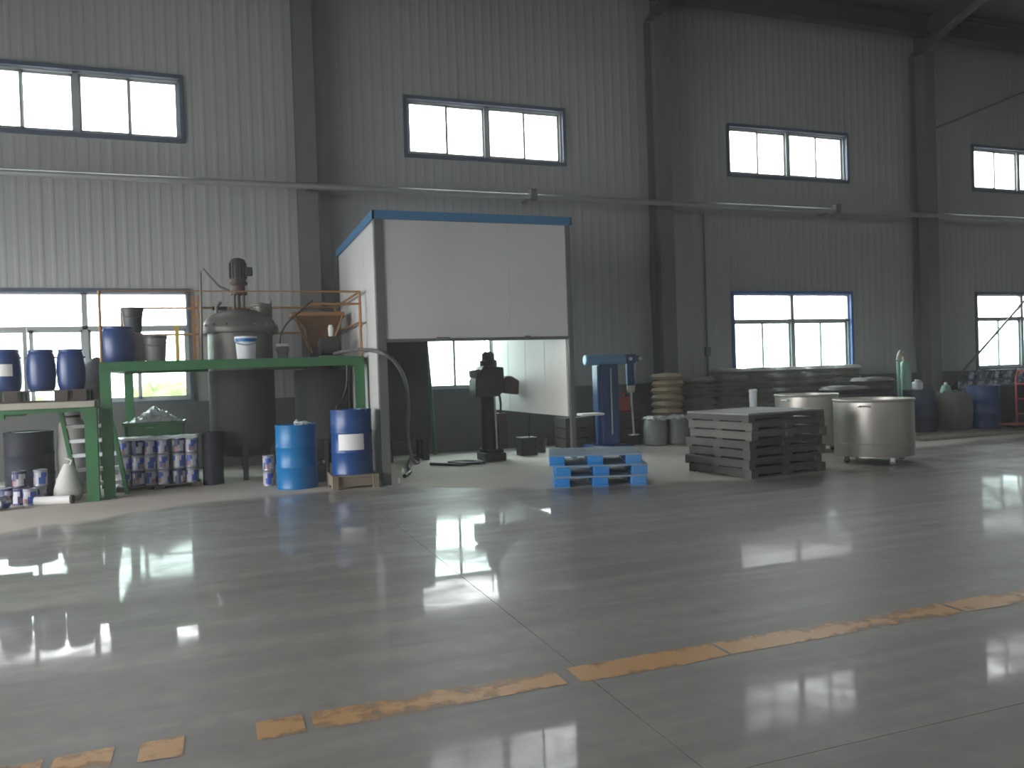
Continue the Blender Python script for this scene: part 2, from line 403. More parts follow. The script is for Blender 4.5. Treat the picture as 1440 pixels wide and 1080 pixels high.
# outer skin behind the ribs
mb = MB(); px = XL
for c in WX:
    mb.box(px, YB+.04, 1.2, c-HW, YB+.12, ZT); mb.box(c-HW, YB+.04, LZ[1], c+HW, YB+.12, UZ[0]); mb.box(c-HW, YB+.04, UZ[1], c+HW, YB+.12, ZT); px = c+HW
mb.box(px, YB+.04, 1.2, XR, YB+.12, ZT); mb.build('outer_skin', 'plain_wall', wb, smooth=0)

def window(idx, cx, yb, dirn, lower, blue, structname=None):
    """dirn +1: wall faces -Y (back wall); -1: front wall"""
    z0, z1 = LZ if lower else UZ
    o = struct('window_%d' % idx, (cx, yb, z0)); off = (cx, yb, z0)
    Y = lambda a: yb+dirn*a
    x0, x1 = cx-HW, cx+HW
    fm = 'flashblue' if blue else 'flash'
    for nm, b in (('top_flashing', (x0-.05, Y(-.05), z1-.02, x1+.05, Y(.04), z1+.05)), ('sill_flashing', (x0-.05, Y(-.05), z0-.05, x1+.05, Y(.04), z0+.02)),
                  ('side_flashing', (x0-.05, Y(-.05), z0, x0+.015, Y(.04), z1)), ('side_flashing', (x1-.015, Y(-.05), z0, x1+.05, Y(.04), z1))):
        MB(off).box(*b).build(nm, fm, o, smooth=0)
    f = MB(off)
    for b in ((x0, z0, x0+.05, z1), (x1-.05, z0, x1, z1), (x0, z0, x1, z0+.05), (x0, z1-.05, x1, z1)):
        f.box(b[0], Y(.03), b[1], b[2], Y(.12), b[3])
    zt = 2.53
    f.box(cx-.045, Y(.03), z0, cx+.045, Y(.12), z1)
    if lower: f.box(x0, Y(.03), zt-.03, x1, Y(.12), zt+.03)
    f.build('window_frame', 'frame', o, smooth=0)
    def pane(a, b, c, d, g):
        MB(off).box(a, Y(.07), c, b, Y(.076), d).build('pane', g, o, smooth=0)
    def sash(a, b, c, d, k):
        s = MB(off); w_ = .045; ya, yb_ = Y(.05+.03*k), Y(.08+.03*k)
        for q in ((a, c, a+w_, d), (b-w_, c, b, d), (a, c, b, c+w_), (a, d-w_, b, d)): s.box(q[0], ya, q[1], q[2], yb_, q[3])
        so = s.build('sash', 'frame', o, smooth=0)
        MB(off).box(a+w_, Y(.06+.03*k), c+w_, b-w_, Y(.066+.03*k), d-w_).build('pane', 'glass_tint' if lower else 'glass', so, smooth=0)
    if lower:
        pane(x0+.05, cx-.035, zt+.03, z1-.05, 'glass'); pane(cx+.035, x1-.05, zt+.03, z1-.05, 'glass')
        zs = (z0+.05, zt-.03)
    else: zs = (z0+.05, z1-.05)
    for a, b in ((x0+.05, cx-.035), (cx+.035, x1-.05)):
        mid = (a+b)/2; sash(a, mid+.016, zs[0], zs[1], 0); sash(mid-.016, b, zs[0], zs[1], 1)
n = 1
for k, c in enumerate(WX):
    window(n, c, YB, 1, True, k == 2); n += 1
    window(n, c, YB, 1, False, False); n += 1
# front wall (behind the photographer): the same rows of windows
wf = struct('wall_front'); mb = MB(); px = XL
for c in WX:
    mb.box(px, YF-.12, 0, c-HW, YF, ZT)
    for z0, z1 in ((0, UZ[0]), (UZ[1], ZT)): mb.box(c-HW, YF-.12, z0, c+HW, YF, z1)
    px = c+HW
mb.box(px, YF-.12, 0, XR, YF, ZT); mb.build('wall_sheet', 'plain_wall', wf, smooth=0)
for c in WX:
    window(n, c, YF, -1, False, False); n += 1
# end walls; the left one has an open roller door
RID = (YF+YB)/2; ZR = ZT+.1*(YB-RID)
wl = struct('wall_left')
MB().box(XL-.12, YF, 0, XL, DOOR[0], ZT).box(XL-.12, DOOR[1], 0, XL, YB+.12, ZT).box(XL-.12, DOOR[0], DOOR[2], XL, DOOR[1], ZT) \
    .prism([(YF, ZT), (YB+.12, ZT), (RID, ZR)], 'x', XL-.12, XL).build('wall_sheet', 'plain_wall', wl, smooth=0)
wr = struct('wall_right')
MB().box(XR, YF, 0, XR+.12, YB+.12, ZT).prism([(YF, ZT), (YB+.12, ZT), (RID, ZR)], 'x', XR, XR+.12).build('wall_sheet', 'plain_wall', wr, smooth=0)
dr = struct('door_1', (XL, DOOR[0], 0))
for nm, b in (('door_jamb', (XL-.16, DOOR[0]-.1, 0, XL+.05, DOOR[0], DOOR[2])), ('door_jamb', (XL-.16, DOOR[1], 0, XL+.05, DOOR[1]+.1, DOOR[2])), ('roller_box', (XL, DOOR[0]-.1, DOOR[2], XL+.45, DOOR[1]+.1, DOOR[2]+.45))):
    MB((XL, DOOR[0], 0)).box(*b).build(nm, 'flash', dr, smooth=0)
# roof: sheet, rafters, purlins, eave beams
ce = struct('ceiling')
for ya, yb_ in ((YB+.3, RID), (YF-.3, RID)):
    za = ZT-.03
    MB().prism([(ya, za), (RID, ZR), (RID, ZR+.06), (ya, za+.06)], 'x', XL-.2, XR+.2).build('roof_sheet', 'roof', ce, smooth=0)
for y in [YB-.4-1.25*k for k in range(20)]:
    z = ZT-.03+.1*(min(YB-y, y-YF))
    MB().box(XL, y-.03, z-.22, XR, y+.03, z-.02).build('purlin', 'steel_dark', ce, smooth=0)
for x in CX:
    r = MB()
    for y0, d in ((YB-.1, -1), (YF+.1, 1)):
        P = lambda s, dz: (y0+d*s, ZT-.03+.1*s+dz)
        q = [P(0, -.23), P(0, -1.0), P(2, -.62), P(12.7, -.55), P(12.7, -.23)]
        r.prism(q, 'x', x-.012, x+.012)
        q2 = [P(0, -1.0), P(2, -.62), P(12.7, -.55), P(12.7, -.53), P(2, -.60), P(0, -.98)]
        r.prism(q2, 'x', x-.14, x+.14)
    r.build('rafter', 'rafter', ce, smooth=0)
for y in (YB-.5, YF+.5):
    MB().box(XL, y-.14, 9.30, XR, y+.14, 9.33).box(XL, y-.012, 9.33, XR, y+.012, 9.78).box(XL, y-.14, 9.75, XR, y+.14, 9.78).build('eave_beam', 'rafter', ce, smooth=0)
# columns: H sections, flange towards the hall
for k, x in enumerate(CX):
    for y, d in ((YB-.09, -1), (YF+.02, 1)):
        c_ = MB((x, y, 0)); h = 8.95
        c_.box(x-.17, y+d*.42, 0, x+.17, y+d*.44, h).box(x-.17, y, 0, x+.17, y+d*.02, h).box(x-.008, y+d*.02, 0, x+.008, y+d*.42, h)
        c_.box(x-.24, y, 0, x+.24, y+d*.5, .03)
        o = c_.build('column', 'steel_dark', None, smooth=0); o.location = (x, y, 0); o['kind'] = 'structure'
# outside
yd = MB().box(-90, -90, -.34, 130, 140, -.30).build('ground', 'yard', None, smooth=0); yd['kind'] = 'structure'

def blob(mb, c, rx, ry, rz, seed, amp=.18, nu=14, nv=9, mi=0):
    vs = []; fs = []
    for j in range(nv+1):
        th = PI*j/nv
        for i in range(nu):
            ph = 2*PI*i/nu; d = Vector((math.sin(th)*math.cos(ph), math.sin(th)*math.sin(ph), math.cos(th)))
            k = 1+amp*noise.noise(d*2.2+Vector((seed*3.1, seed, 0)))*2
            vs.append((c[0]+d.x*rx*k, c[1]+d.y*ry*k, c[2]+d.z*rz*k))
    for j in range(nv):
        for i in range(nu):
            i2 = (i+1) % nu; fs.append((j*nu+i, (j+1)*nu+i, (j+1)*nu+i2, j*nu+i2))
    mb.add(vs, fs, mi)
hz = [(-7.0, 36, 1.3), (-2.4, 37, 1.7)]
hl = ['low yellow-green bush outside, behind the blue barrels', 'yellow-green bush outside, seen under the green platform']
for k, (x, y, h) in enumerate(hz):
    mb = MB((x, y, -.3))
    for q in range(5): blob(mb, (x+random.uniform(-.7, .7), y+random.uniform(-.5, .5), h*.5-.3), .8, .7, h*.55, k*7+q, .3)
    o = thing('bush', hl[k], 'bush', (x, y, -.3), 0, 'bushes in the yard outside')
    mb.build('foliage', 'leaf', o, stuff=True)
    MB((x, y, -.3)).cyl(.08, -.3, h*.5, (x, y, 0), 8).build('stem', 'wood', o)

# haze volume added through the hall: stands in for lens glare, lifts darks
hm = bpy.data.materials.new('glare_veil_air'); hm.use_nodes = True; hn = hm.node_tree; hn.nodes.clear()
ho = hn.nodes.new('ShaderNodeOutputMaterial'); hv = hn.nodes.new('ShaderNodeVolumeScatter')
hv.inputs['Color'].default_value = (1, .99, .985, 1); hv.inputs['Density'].default_value = HAZE; hv.inputs['Anisotropy'].default_value = .35
hn.links.new(hv.outputs[0], ho.inputs['Volume'])
if HAZE:
    hz_ = MB().box(XL-.5, YF-.5, -.25, XR+.5, YB+.5, 11.6).build('haze', hm, None, smooth=0); hz_['kind'] = 'stuff'
    tag(hz_, 'thin added haze filling the hall, standing in for lens glare', 'haze')

# long pipe along the wall in front of the columns, its brackets, conduit and bracing
o = thing('wall_pipe', 'long grey pipe running along the back wall below the upper windows', 'pipe', (XL, YB-.62, 4.96))
MB((XL, YB-.62, 4.96)).tube([(XL+.1, YB-.62, 4.98), (XR-.1, YB-.62, 4.96)], .055, 10).build('pipe_run', 'pipe', o)
for x in CX:
    MB((XL, YB-.62, 4.96)).box(x-.05, YB-.66, 4.87, x+.05, YB-.52, 4.915).build('bracket', 'steel_dark', o, smooth=0)
for x in (5.95, 13.4):
    MB((XL, YB-.62, 4.96)).box(x-.07, YB-.69, 4.9, x+.07, YB-.55, 5.12).build('valve_box', 'steel_dark', o, bev=.01)
    MB((XL, YB-.62, 4.96)).box(x-.02, YB-.55, 4.96, x+.02, YB-.04, 5.0).build('bracket', 'steel_dark', o)
o = thing('conduit', 'thin vertical conduit on the wall left of the right lower windows', 'conduit', (10.22, YB-.06, 1.2))
MB((10.22, YB-.06, 1.2)).tube([(10.22, YB-.055, 1.2), (10.22, YB-.055, 4.9)], .022, 8).build('tube', 'steel_dark', o)
MB((10.22, YB-.06, 1.2)).box(10.16, YB-.11, 1.75, 10.28, YB-.03, 1.95).build('switch_box', 'steel_dark', o, bev=.008)
tag(MB((16.5, YB-.3, .4)).tube([(16.55, YB-.3, .45), (20.4, YB-.3, 3.55), (23.6, YB-.3, 6.1)], .03, 6).build('bracing_rod', 'steel_dark'), 'thin bracing rod slanting across the rightmost lower window', 'rod').location = (16.5, YB-.3, .4)
tag(MB((16.5, YB-.3, 7)).tube([(16.5, YB-.3, 7.08), (19.82, YB-.3, 8.33), (23.4, YB-.3, 9.2)], .03, 6).build('bracing_rod', 'steel_dark'), 'dark bracing rod rising above the rightmost upper window', 'rod').location = (16.5, YB-.3, 7)

# ================================================================== BOOTH
bo = thing('booth', 'white panelled booth with blue roof edge, open below at the front', 'booth', (2.1, 11.26, 0))
OB = (2.1, 11.26, 0)
bx0, bx1, by0, by1, bz = 2.12, 5.07, 11.26, 14.9, 3.74
for k in range(3):     # front hanging panels
    a = bx0+.1+(bx1-bx0-.16)*k/3; b = bx0+.1+(bx1-bx0-.16)*(k+1)/3
    MB(OB).box(a+.001, by0+.02, 2.04, b-.001, by0+.08, bz).build('front_panel', 'panel', bo, bev=.0015)
MB(OB).box(bx0+.1, by0+.005, 2.0, bx1-.06, by0+.095, 2.045).build('lower_rail', 'post', bo, smooth=0)
for a in (2.95, 3.05, 4.3): MB(OB).box(a, by0-.012, 2.0, a+.09, by0+.004, 2.06).build('rail_bracket', 'steel_dark', bo, smooth=0)
for k in range(4):     # left side
    a = by0+.12+(by1-by0-.12)*k/4; b = by0+.12+(by1-by0-.12)*(k+1)/4
    MB(OB).box(bx0, a+.004, .05, bx0+.06, b-.004, bz).build('side_panel', 'panel', bo, bev=.004)
for k in range(4):     # right side hangs short of the floor
    a = by0+.12+(by1-by0-.12)*k/4; b = by0+.12+(by1-by0-.12)*(k+1)/4
    MB(OB).box(bx1-.06, a+.006, .82, bx1, b-.006, bz).build('side_panel', 'panel_in', bo, bev=.004)
for x, y, ww in ((bx0-.01, by0, .12), (bx1-.055, by0, .07), (bx0-.0, by1-.04, .06), (bx1-.06, by1-.04, .06)):
    MB(OB).box(x, y, 0, x+ww, y+ww, bz).build('post', 'post', bo, smooth=0)
MB(OB).box(bx0-.03, by0-.02, bz, bx1+.03, by1, bz+.02).build('roof_panel', 'panel', bo, smooth=0)
for b in ((bx0-.04, by0-.03, bz-.02, bx1+.04, by0, bz+.1), (bx0-.04, by0-.03, bz-.02, bx0-.01, by1, bz+.1), (bx1+.01, by0-.03, bz-.02, bx1+.04, by1, bz+.1)):
    MB(OB).box(*b).build('roof_edge', 'trimblue', bo, smooth=0)

# navy cabinet inside the booth
o = thing('cabinet', 'tall navy-black cabinet on legs inside the booth, left of its window', 'cabinet', (3.2, 14.3, 0)); OF = (3.2, 14.3, 0)
MB(OF).box(2.72, 14.2, .38, 3.55, 14.75, 2.3).build('body', 'navycab', o, bev=.01)
for a in (2.74, 3.14): MB(OF).box(a, 14.185, .42, a+.38, 14.2, 2.26).build('door', 'navycab', o, bev=.004)
for a, b in ((2.74, 14.22), (3.40, 14.22), (2.74, 14.6), (3.40, 14.6)): MB(OF).box(a, b, 0, a+.12, b+.12, .38).build('leg', 'navycab', o)
tag(MB((3.82, 15.2, 0)).tube([(3.86, 15.15, 0), (3.83, 15.18, 1.2), (3.76, 15.2, 2.4)], .035, 8).build('pipe', 'green'), 'green pipe standing against the booth window, right of the navy cabinet', 'pipe').location = (3.82, 15.2, 0)

# dark dispersing machine in the booth
X0, Y0 = 4.45, 13.5
o = thing('mixing_machine', 'black column mixing machine with motors, standing in the open booth', 'machine', (X0, Y0, 0)); OF = (X0, Y0, 0)
MB(OF).box(X0-.17, Y0-.25, 0, X0+.2, Y0+.3, .14).box(X0-.14, Y0-.2, .14, X0+.17, Y0+.25, .2).build('base', 'black_steel', o, bev=.015)
MB(OF).lathe([(.14, .2), (.13, .3), (.12, 1.15), (.13, 1.2)], (X0-.03, Y0, 0), 16).build('column', 'black_steel', o)
MB(OF).tube([(X0+.06, Y0-.16, .16), (X0+.045, Y0-.16, 1.18)], .018, 8).build('lift_rod', 'chrome', o)
MB(OF).prism([(X0-.30, 1.12), (X0+.12, 1.12), (X0+.22, 1.22), (X0+.22, 1.62), (X0-.14, 1.66), (X0-.24, 1.5), (X0-.30, 1.4)], 'y', Y0-.2, Y0+.22).build('head', 'black_steel', o, bev=.02)
mb = MB(OF); mb.lathe([(.14, 1.62), (.15, 1.66), (.15, 1.74), (.11, 1.76), (.11, 1.86), (.07, 1.9)], (X0+.0, Y0, 0), 18).build('top_motor', 'motor', o)
MB(OF).prism([(X0-.36, 1.46), (X0-.22, 1.43), (X0-.19, 1.6), (X0-.36, 1.58)], 'y', Y0-.12, Y0+.0).build('control_box', 'greypail', o, bev=.01)
MB(OF).prism([(X0+.22, 1.18), (X0+.50, 1.13), (X0+.52, 1.38), (X0+.38, 1.46), (X0+.28, 1.47), (X0+.22, 1.4)], 'y', Y0-.16, Y0+.16).build('side_motor', 'browniron', o, bev=.03)
for a in (-.05, .05): MB(OF).tube([(X0+a+.0, Y0, 1.86), (X0+a*.9, Y0, 2.3)], .012, 6).build('guide_rod', 'chrome', o)
MB(OF).box(X0+.1, Y0-.12, .2, X0+.29, Y0+.14, .82).build('pump_box', 'browniron', o, bev=.015)
MB(OF).tube([(X0+.2, Y0, .82), (X0+.19, Y0-.05, 1.0), (X0+.15, Y0-.1, 1.15)], .02, 8, sub=4).build('hose', 'cable', o)
# weighing stand seen under the hanging panel
o = thing('weighing_stand', 'small dark box with an upright rod, right of the black mixing machine', 'stand', (5.3, 13.95, 0)); OF = (5.3, 13.95, 0)
MB(OF).box(5.14, 13.8, 0, 5.45, 14.1, .33).build('box', 'black_steel', o, bev=.01)
MB(OF).tube([(5.33, 13.9, .33), (5.35, 13.9, .76)], .016, 8).build('rod', 'black_steel', o)
PAILHERE = (5.68, 14.2, 0)
o = thing('pail', 'pale grey pail on the floor between the black machine and the rod box', 'pail', (4.86, 14.45, 0)); OF = (4.86, 14.45, 0)
MB(OF).lathe([(.12, 0), (.15, .3), (.16, .3), (.16, .33), (.14, .33), (.11, .02)], (4.86, 14.45, 0), 18, caps=False).build('body', 'white', o)
MB(OF).cyl(.12, .0, .015, (4.86, 14.45, 0), 18).build('bottom', 'white', o)
tag(MB((4.0, 13.2, 0)).tube([(3.3, 13.3, .03), (3.7, 12.9, .03), (4.1, 13.1, .03), (3.9, 13.4, .03), (3.6, 13.2, .045), (4.0, 12.8, .04), (4.25, 13.2, .03)], .025, 8, sub=6).build('hose', 'cable'), 'black hose looped on the floor in front of the black mixing machine', 'hose').location = (4.0, 13.2, 0)

# ================================================================== PLATFORM WITH KETTLE
pf = thing('platform', 'green steel working platform with orange guard rails', 'platform', (-1.5, 12.1, 0)); OF = (-1.5, 12.1, 0)
PX0, PX1, PY0, PY1, PZ = -1.50, 2.06, 12.1, 14.85, 1.84
PXF = 2.20
MB(OF).box(PX0, PY0, 1.71, 2.05, PY0+.08, PZ).box(PX0, PY0-.03, PZ-.012, 2.05, PY0+.0, PZ).box(PX0, PY0-.03, 1.71, 2.05, PY0, 1.722).build('front_beam', 'green', pf, smooth=0)
MB(OF).box(PX0, PY1-.08, 1.71, 2.05, PY1, PZ-.02).build('rear_beam', 'green', pf, smooth=0)
for x in (PX0, 1.97): MB(OF).box(x, PY0+.08, 1.71, x+.08, PY1-.08, PZ-.02).build('side_beam', 'green', pf, smooth=0)
# deck plates leave round openings for the vessels: plates around them
KX, KY = .35, 13.6; VX, VY = 1.62, 13.9
for a, b, c, d in ((PX0, PY0+.08, -.28, PY1), (-.28, PY0+.08, 2.05, 12.97), (-.28, 14.23, .98, PY1), (.98, 12.97, 1.12, PY1), (1.12, 14.42, 2.05, PY1), (1.12, 12.97, 2.05, 13.36)):
    MB(OF).box(a+.003, b, PZ-.02, c-.003, d, PZ).build('deck_plate', 'deck', pf, smooth=0)
for x, y in ((PX0+.0, PY0-.0), (1.92, PY0), (-1.46, PY1-.14), (1.92, PY1-.14)):
    c_ = MB(OF); h = 1.71
    c_.box(x, y, 0, x+.13, y+.015, h).box(x, y+.115, 0, x+.13, y+.13, h).box(x+.058, y+.015, 0, x+.072, y+.115, h).box(x-.03, y-.03, 0, x+.16, y+.16, .012)
    c_.build('leg', 'green', pf, smooth=0)
def rail(pts, r, nm='guard_rail', mt='orange'): MB(OF).tube(pts, r, 8).build(nm, mt, pf)
for x, y in ((PX0+.03, PY0+.04), (2.02, PY0+.04), (PX0+.03, PY1-.04), (.75, PY1-.04), (2.02, PY1-.04)):
    rail([(x, y, PZ), (x, y, 2.8)], .02, 'rail_post')
    MB(OF).cyl(.03, 2.28, 2.32, (x, y, 0), 10).build('rail_clamp', 'orange', pf)
for z in (2.8, 2.62): rail([(1.3, PY0+.04, z), (2.02, PY0+.04, z)], .016)
for z in (2.8, 2.35):
    rail([(PX0+.03, PY1-.04, z), (2.02, PY1-.04, z)], .018); rail([(2.02, PY0+.04, z), (2.02, PY1-.04, z)], .018)
rail([(PX0+.03, PY0+.04, 2.8), (1.3, PY0+.04, 2.8)], .009)
for x in (-.39, -.29): MB(OF).box(x, PY1-.2, PZ, x+.055, PY1-.12, 3.0).build('ladder_rail', 'orange', pf, smooth=0)
for k in range(5): MB(OF).box(-.34, PY1-.18, PZ+.15+.22*k, -.28, PY1-.14, PZ+.18+.22*k).build('ladder_rung', 'yellow', pf, smooth=0)
MB(OF).box(-.66, PY1-.1, PZ, -.6, PY1-.04, 2.5).build('kick_post', 'yellow', pf, smooth=0)

# reaction kettle
o = thing('kettle', 'domed grey reaction kettle with a stirrer motor, set through the green platform', 'kettle', (KX, KY, 0)); OF = (KX, KY, 0); c0 = (KX, KY, 0)
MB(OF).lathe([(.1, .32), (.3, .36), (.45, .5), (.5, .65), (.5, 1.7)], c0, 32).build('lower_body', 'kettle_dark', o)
MB(OF).lathe([(.49, 1.7), (.49, 2.30), (.49, 2.32)], c0, 32).build('body', 'kettle', o)
MB(OF).lathe([(.50, 2.28), (.58, 2.28), (.59, 2.30), (.59, 2.37), (.58, 2.39), (.5, 2.39)], c0, 32, caps=True).build('flange', 'kettle', o)
MB(OF).lathe([(.55, 2.39), (.53, 2.47), (.44, 2.57), (.28, 2.64), (.14, 2.66)], c0, 32).build('dome', 'kettle', o)
for k in range(16):
    a = 2*PI*k/16; MB(OF).cyl(.018, 2.26, 2.42, (KX+.555*math.cos(a), KY+.555*math.sin(a), 0), 6).build('bolt', 'steel_dark', o)
MB(OF).lathe([(.17, 2.63), (.17, 2.67), (.12, 2.68)], c0, 18).build('mount_plate', 'motor', o)
for k in range(4):
    a = PI/4+k*PI/2; MB(OF).cyl(.02, 2.66, 2.92, (KX+.10*math.cos(a), KY+.10*math.sin(a), 0), 8).build('stand_rod', 'browniron', o)
MB(OF).cyl(.025, 2.66, 2.92, c0, 8).build('shaft', 'browniron', o)
MB(OF).lathe([(.13, 2.9), (.13, 2.94), (.1, 2.96), (.1, 3.04), (.14, 3.06), (.14, 3.1)], c0, 18).build('gearbox', 'browniron', o)
mb = MB(OF); mb.lathe([(.11, 3.1), (.12, 3.13), (.12, 3.42), (.10, 3.46), (.05, 3.48)], c0, 18)
for k in range(14):
    a = 2*PI*k/14; mb.T = Matrix.Translation(c0) @ Matrix.Rotation(a, 4, 'Z'); mb.box(.115, -.006, 3.15, .137, .006, 3.4)
mb.T = Matrix(); mb.build('motor', 'motor', o)
MB(OF).box(KX+.11, KY-.1, 3.2, KX+.22, KY+.03, 3.33).build('terminal_box', 'motor', o, bev=.01)
MB(OF).lathe([(.12, 2.55), (.13, 2.7), (.15, 2.71), (.15, 2.74), (.05, 2.76)], (KX+.33, KY-.08, 0), 16).build('manhole', 'kettle', o)
MB(OF).tube([(KX-.34, KY-.1, 2.58), (KX-.34, KY-.1, 2.7), (KX-.27, KY-.1, 2.78)], .025, 8).build('nozzle', 'kettle', o)
MB(OF).tube([(KX-.40, KY-.05, 2.68), (KX-.18, KY-.05, 2.68)], .03, 8).build('valve', 'kettle_dark', o)
MB(OF).tube([(KX+.47, KY, 2.45), (KX+.47, KY, 2.80)], .03, 8).build('nozzle', 'kettle', o)
for k in range(3):
    a = -PI/2+k*2*PI/3; MB(OF).box(KX+.42*math.cos(a)-.04, KY+.42*math.sin(a)-.04, 0, KX+.42*math.cos(a)+.04, KY+.42*math.sin(a)+.04, .6).build('leg', 'kettle_dark', o)
MB(OF).tube([(KX, KY, .34), (KX, KY, .2), (KX+.0, KY-.25, .16)], .05, 10).build('outlet', 'kettle_dark', o)
# feed pipe with hook
tag(MB((-.2, 13.1, 1.84)).tube([(-.22, 13.1, 1.84), (-.20, 13.1, 3.18), (-.16, 13.1, 3.24), (-.05, 13.1, 3.1), (.06, 13.15, 2.98), (.2, 13.2, 2.92)], .018, 8).build('vent_pipe', 'steel_dark'), 'thin dark hooked pipe on the platform, left of the kettle', 'pipe').location = (-.2, 13.1, 1.84)
# second, dark vessel with hopper above
o = thing('hopper_vessel', 'rusty orange hopper feeding a dark vessel under the platform', 'hopper', (VX, VY, 0)); OF = (VX, VY, 0)
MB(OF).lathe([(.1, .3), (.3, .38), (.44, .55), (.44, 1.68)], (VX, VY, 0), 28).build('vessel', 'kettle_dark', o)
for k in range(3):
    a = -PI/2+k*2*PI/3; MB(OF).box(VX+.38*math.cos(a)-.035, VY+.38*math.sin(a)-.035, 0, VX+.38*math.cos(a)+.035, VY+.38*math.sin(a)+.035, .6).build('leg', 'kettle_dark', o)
HXc, HYc = VX, VY
def frus(mb, a, b, z0, z1, t=.0):
    vs = [(HXc+sx*a, HYc+sy_*a*.8, z0) for sx, sy_ in ((-1, -1), (1, -1), (1, 1), (-1, 1))]+[(HXc+sx*b, HYc+sy_*b*.8, z1) for sx, sy_ in ((-1, -1), (1, -1), (1, 1), (-1, 1))]
    mb.add(vs, [(0, 1, 5, 4), (1, 2, 6, 5), (2, 3, 7, 6), (3, 0, 4, 7)])
mb = MB(OF); frus(mb, .2, .24, 2.04, 2.36); frus(mb, .24, .40, 2.36, 2.56); frus(mb, .38, .23, 2.56, 2.37); frus(mb, .22, .18, 2.37, 2.04); mb.build('hopper', 'rust', o, smooth=0)
MB(OF).box(HXc-.46, HYc-.34, 2.56, HXc+.38, HYc-.30, 2.62).box(HXc-.46, HYc+.3, 2.56, HXc+.38, HYc+.34, 2.62).box(HXc-.46, HYc-.3, 2.56, HXc-.42, HYc+.3, 2.62).box(HXc+.34, HYc-.3, 2.56, HXc+.38, HYc+.3, 2.62).build('hopper_rim', 'orange', o, smooth=0)
MB(OF).lathe([(.2, 1.68), (.2, 2.05)], (HXc, HYc, 0), 16).build('feed_neck', 'kettle_dark', o)
for sx in (-.44, .36): MB(OF).tube([(HXc+sx, HYc-.32, 2.58), (HXc+sx*.35, HYc-.2, 1.95)], .018, 6).build('strut', 'orange', o)
tag(MB((HXc-.62, HYc-.6, 2.5)).tube([(HXc-.16, HYc-.66, 2.78), (HXc-.46, HYc-.62, 2.52), (HXc-.58, HYc-.62, 2.40), (HXc-.68, HYc-.62, 2.2), (HXc-.7, HYc-.62, 1.84)], .014, 6, sub=3).build('cable', 'cable'), 'black cable slanting from the orange hopper down to the platform beside the kettle', 'cable').location = (HXc-.62, HYc-.6, 2.5)
# pump motor on the platform
o = thing('pump_motor', 'dark pump motor on the platform below the orange hopper', 'motor', (1.68, 12.9, 1.84)); OF = (1.68, 12.9, 1.84)
MB(OF).box(1.5, 12.78, 1.84, 1.86, 13.05, 1.88).build('base_plate', 'steel_dark', o)
MB(OF).lathe([(.1, -.17), (.13, -.15), (.13, .12), (.09, .16)], (1.66, 12.92, 2.02), 18, 'x').build('motor_body', 'motor', o)
MB(OF).box(1.6, 12.86, 2.12, 1.76, 12.98, 2.18).build('terminal_box', 'motor', o, bev=.01)
o = tag(MB((1.68, 12.92, 2.18)).lathe([(.03, 2.18), (.038, 2.2), (.042, 2.32), (.03, 2.34), (.03, 2.36)], (1.68, 12.92, 0), 12).build('bottle', 'paper'), 'small white bottle standing on the dark pump motor', 'bottle'); o.location = (1.68, 12.92, 2.18)

def pail(name, label, loc, r0, r1, h, mt, lid=None, handle=True, group=None, mth='steel_dark'):
    o = thing(name, label, 'bucket', loc, 0, group)
    MB().lathe([(r0*.96, 0), (r0, .012), (r1, h-.03), (r1*1.06, h-.03), (r1*1.06, h), (r1*.96, h), (r0*.94, .02)], n=22, caps=False).build('body', mt, o)
    MB().cyl(r0*.96, .005, .02, n=22).build('bottom', mt, o)
    if lid: MB().lathe([(r1*1.07, h-.02), (r1*1.09, h), (r1*1.05, h+.02), (r1*.9, h+.025)], n=22).build('lid', lid, o)
    if handle: MB().tube([(-r1*1.07, 0, h-.06), (-r1*.9, -r1*.75, h-.1), (0, -r1*1.15, h-.13), (r1*.9, -r1*.75, h-.1), (r1*1.07, 0, h-.06)], .006, 6, sub=4).build('handle', mth, o)
    return o
pail('pail', 'small dark pail on the floor right of the box with the rod', PAILHERE, .085, .1, .24, 'darkpail')
p_ = pail('pail', 'white-labelled blue-rimmed pail on the platform in front of the kettle', (.40, 12.6, 1.84), .13, .15, .34, 'white', None)
MB().lathe([(.152, .26), (.158, .26), (.162, .31), (.155, .31)], n=22, caps=False).build('rim_band', 'bluel', p_)
pail('pail', 'small grey pail on the platform right of the kettle', (.95, 13.0, 1.84), .075, .09, .22, 'greypail', 'white')
pail('pail', 'charcoal pail standing on the pale sack on the platform', (-1.15, 13.03, 2.285), .115, .145, .34, 'darkpail', 'darkpail')
pail('pail', 'squat lidded grey bucket at the right end of the platform goods, by the window frame', (-.83, 12.62, 1.84), .13, .15, .35, 'greypail', 'darkpail')
tag(MB((-1.08, 12.7, 1.84)).build if False else MB().lathe([(.13, 0), (.17, .05), (.17, .32), (.14, .41), (.12, .44)], n=16).build('sack', 'sackpale'), 'pale upright sack between the blue barrel and the squat bucket on the platform', 'sack').location = (-1.15, 13.03, 1.84)
tag(MB().tube([(0, 0, 0), (0, 0, .28)], .006, 6).build('rod', 'steel_dark'), 'thin rod standing in the blue barrel on the platform', 'rod').location = (-1.37, 12.6, 2.33)

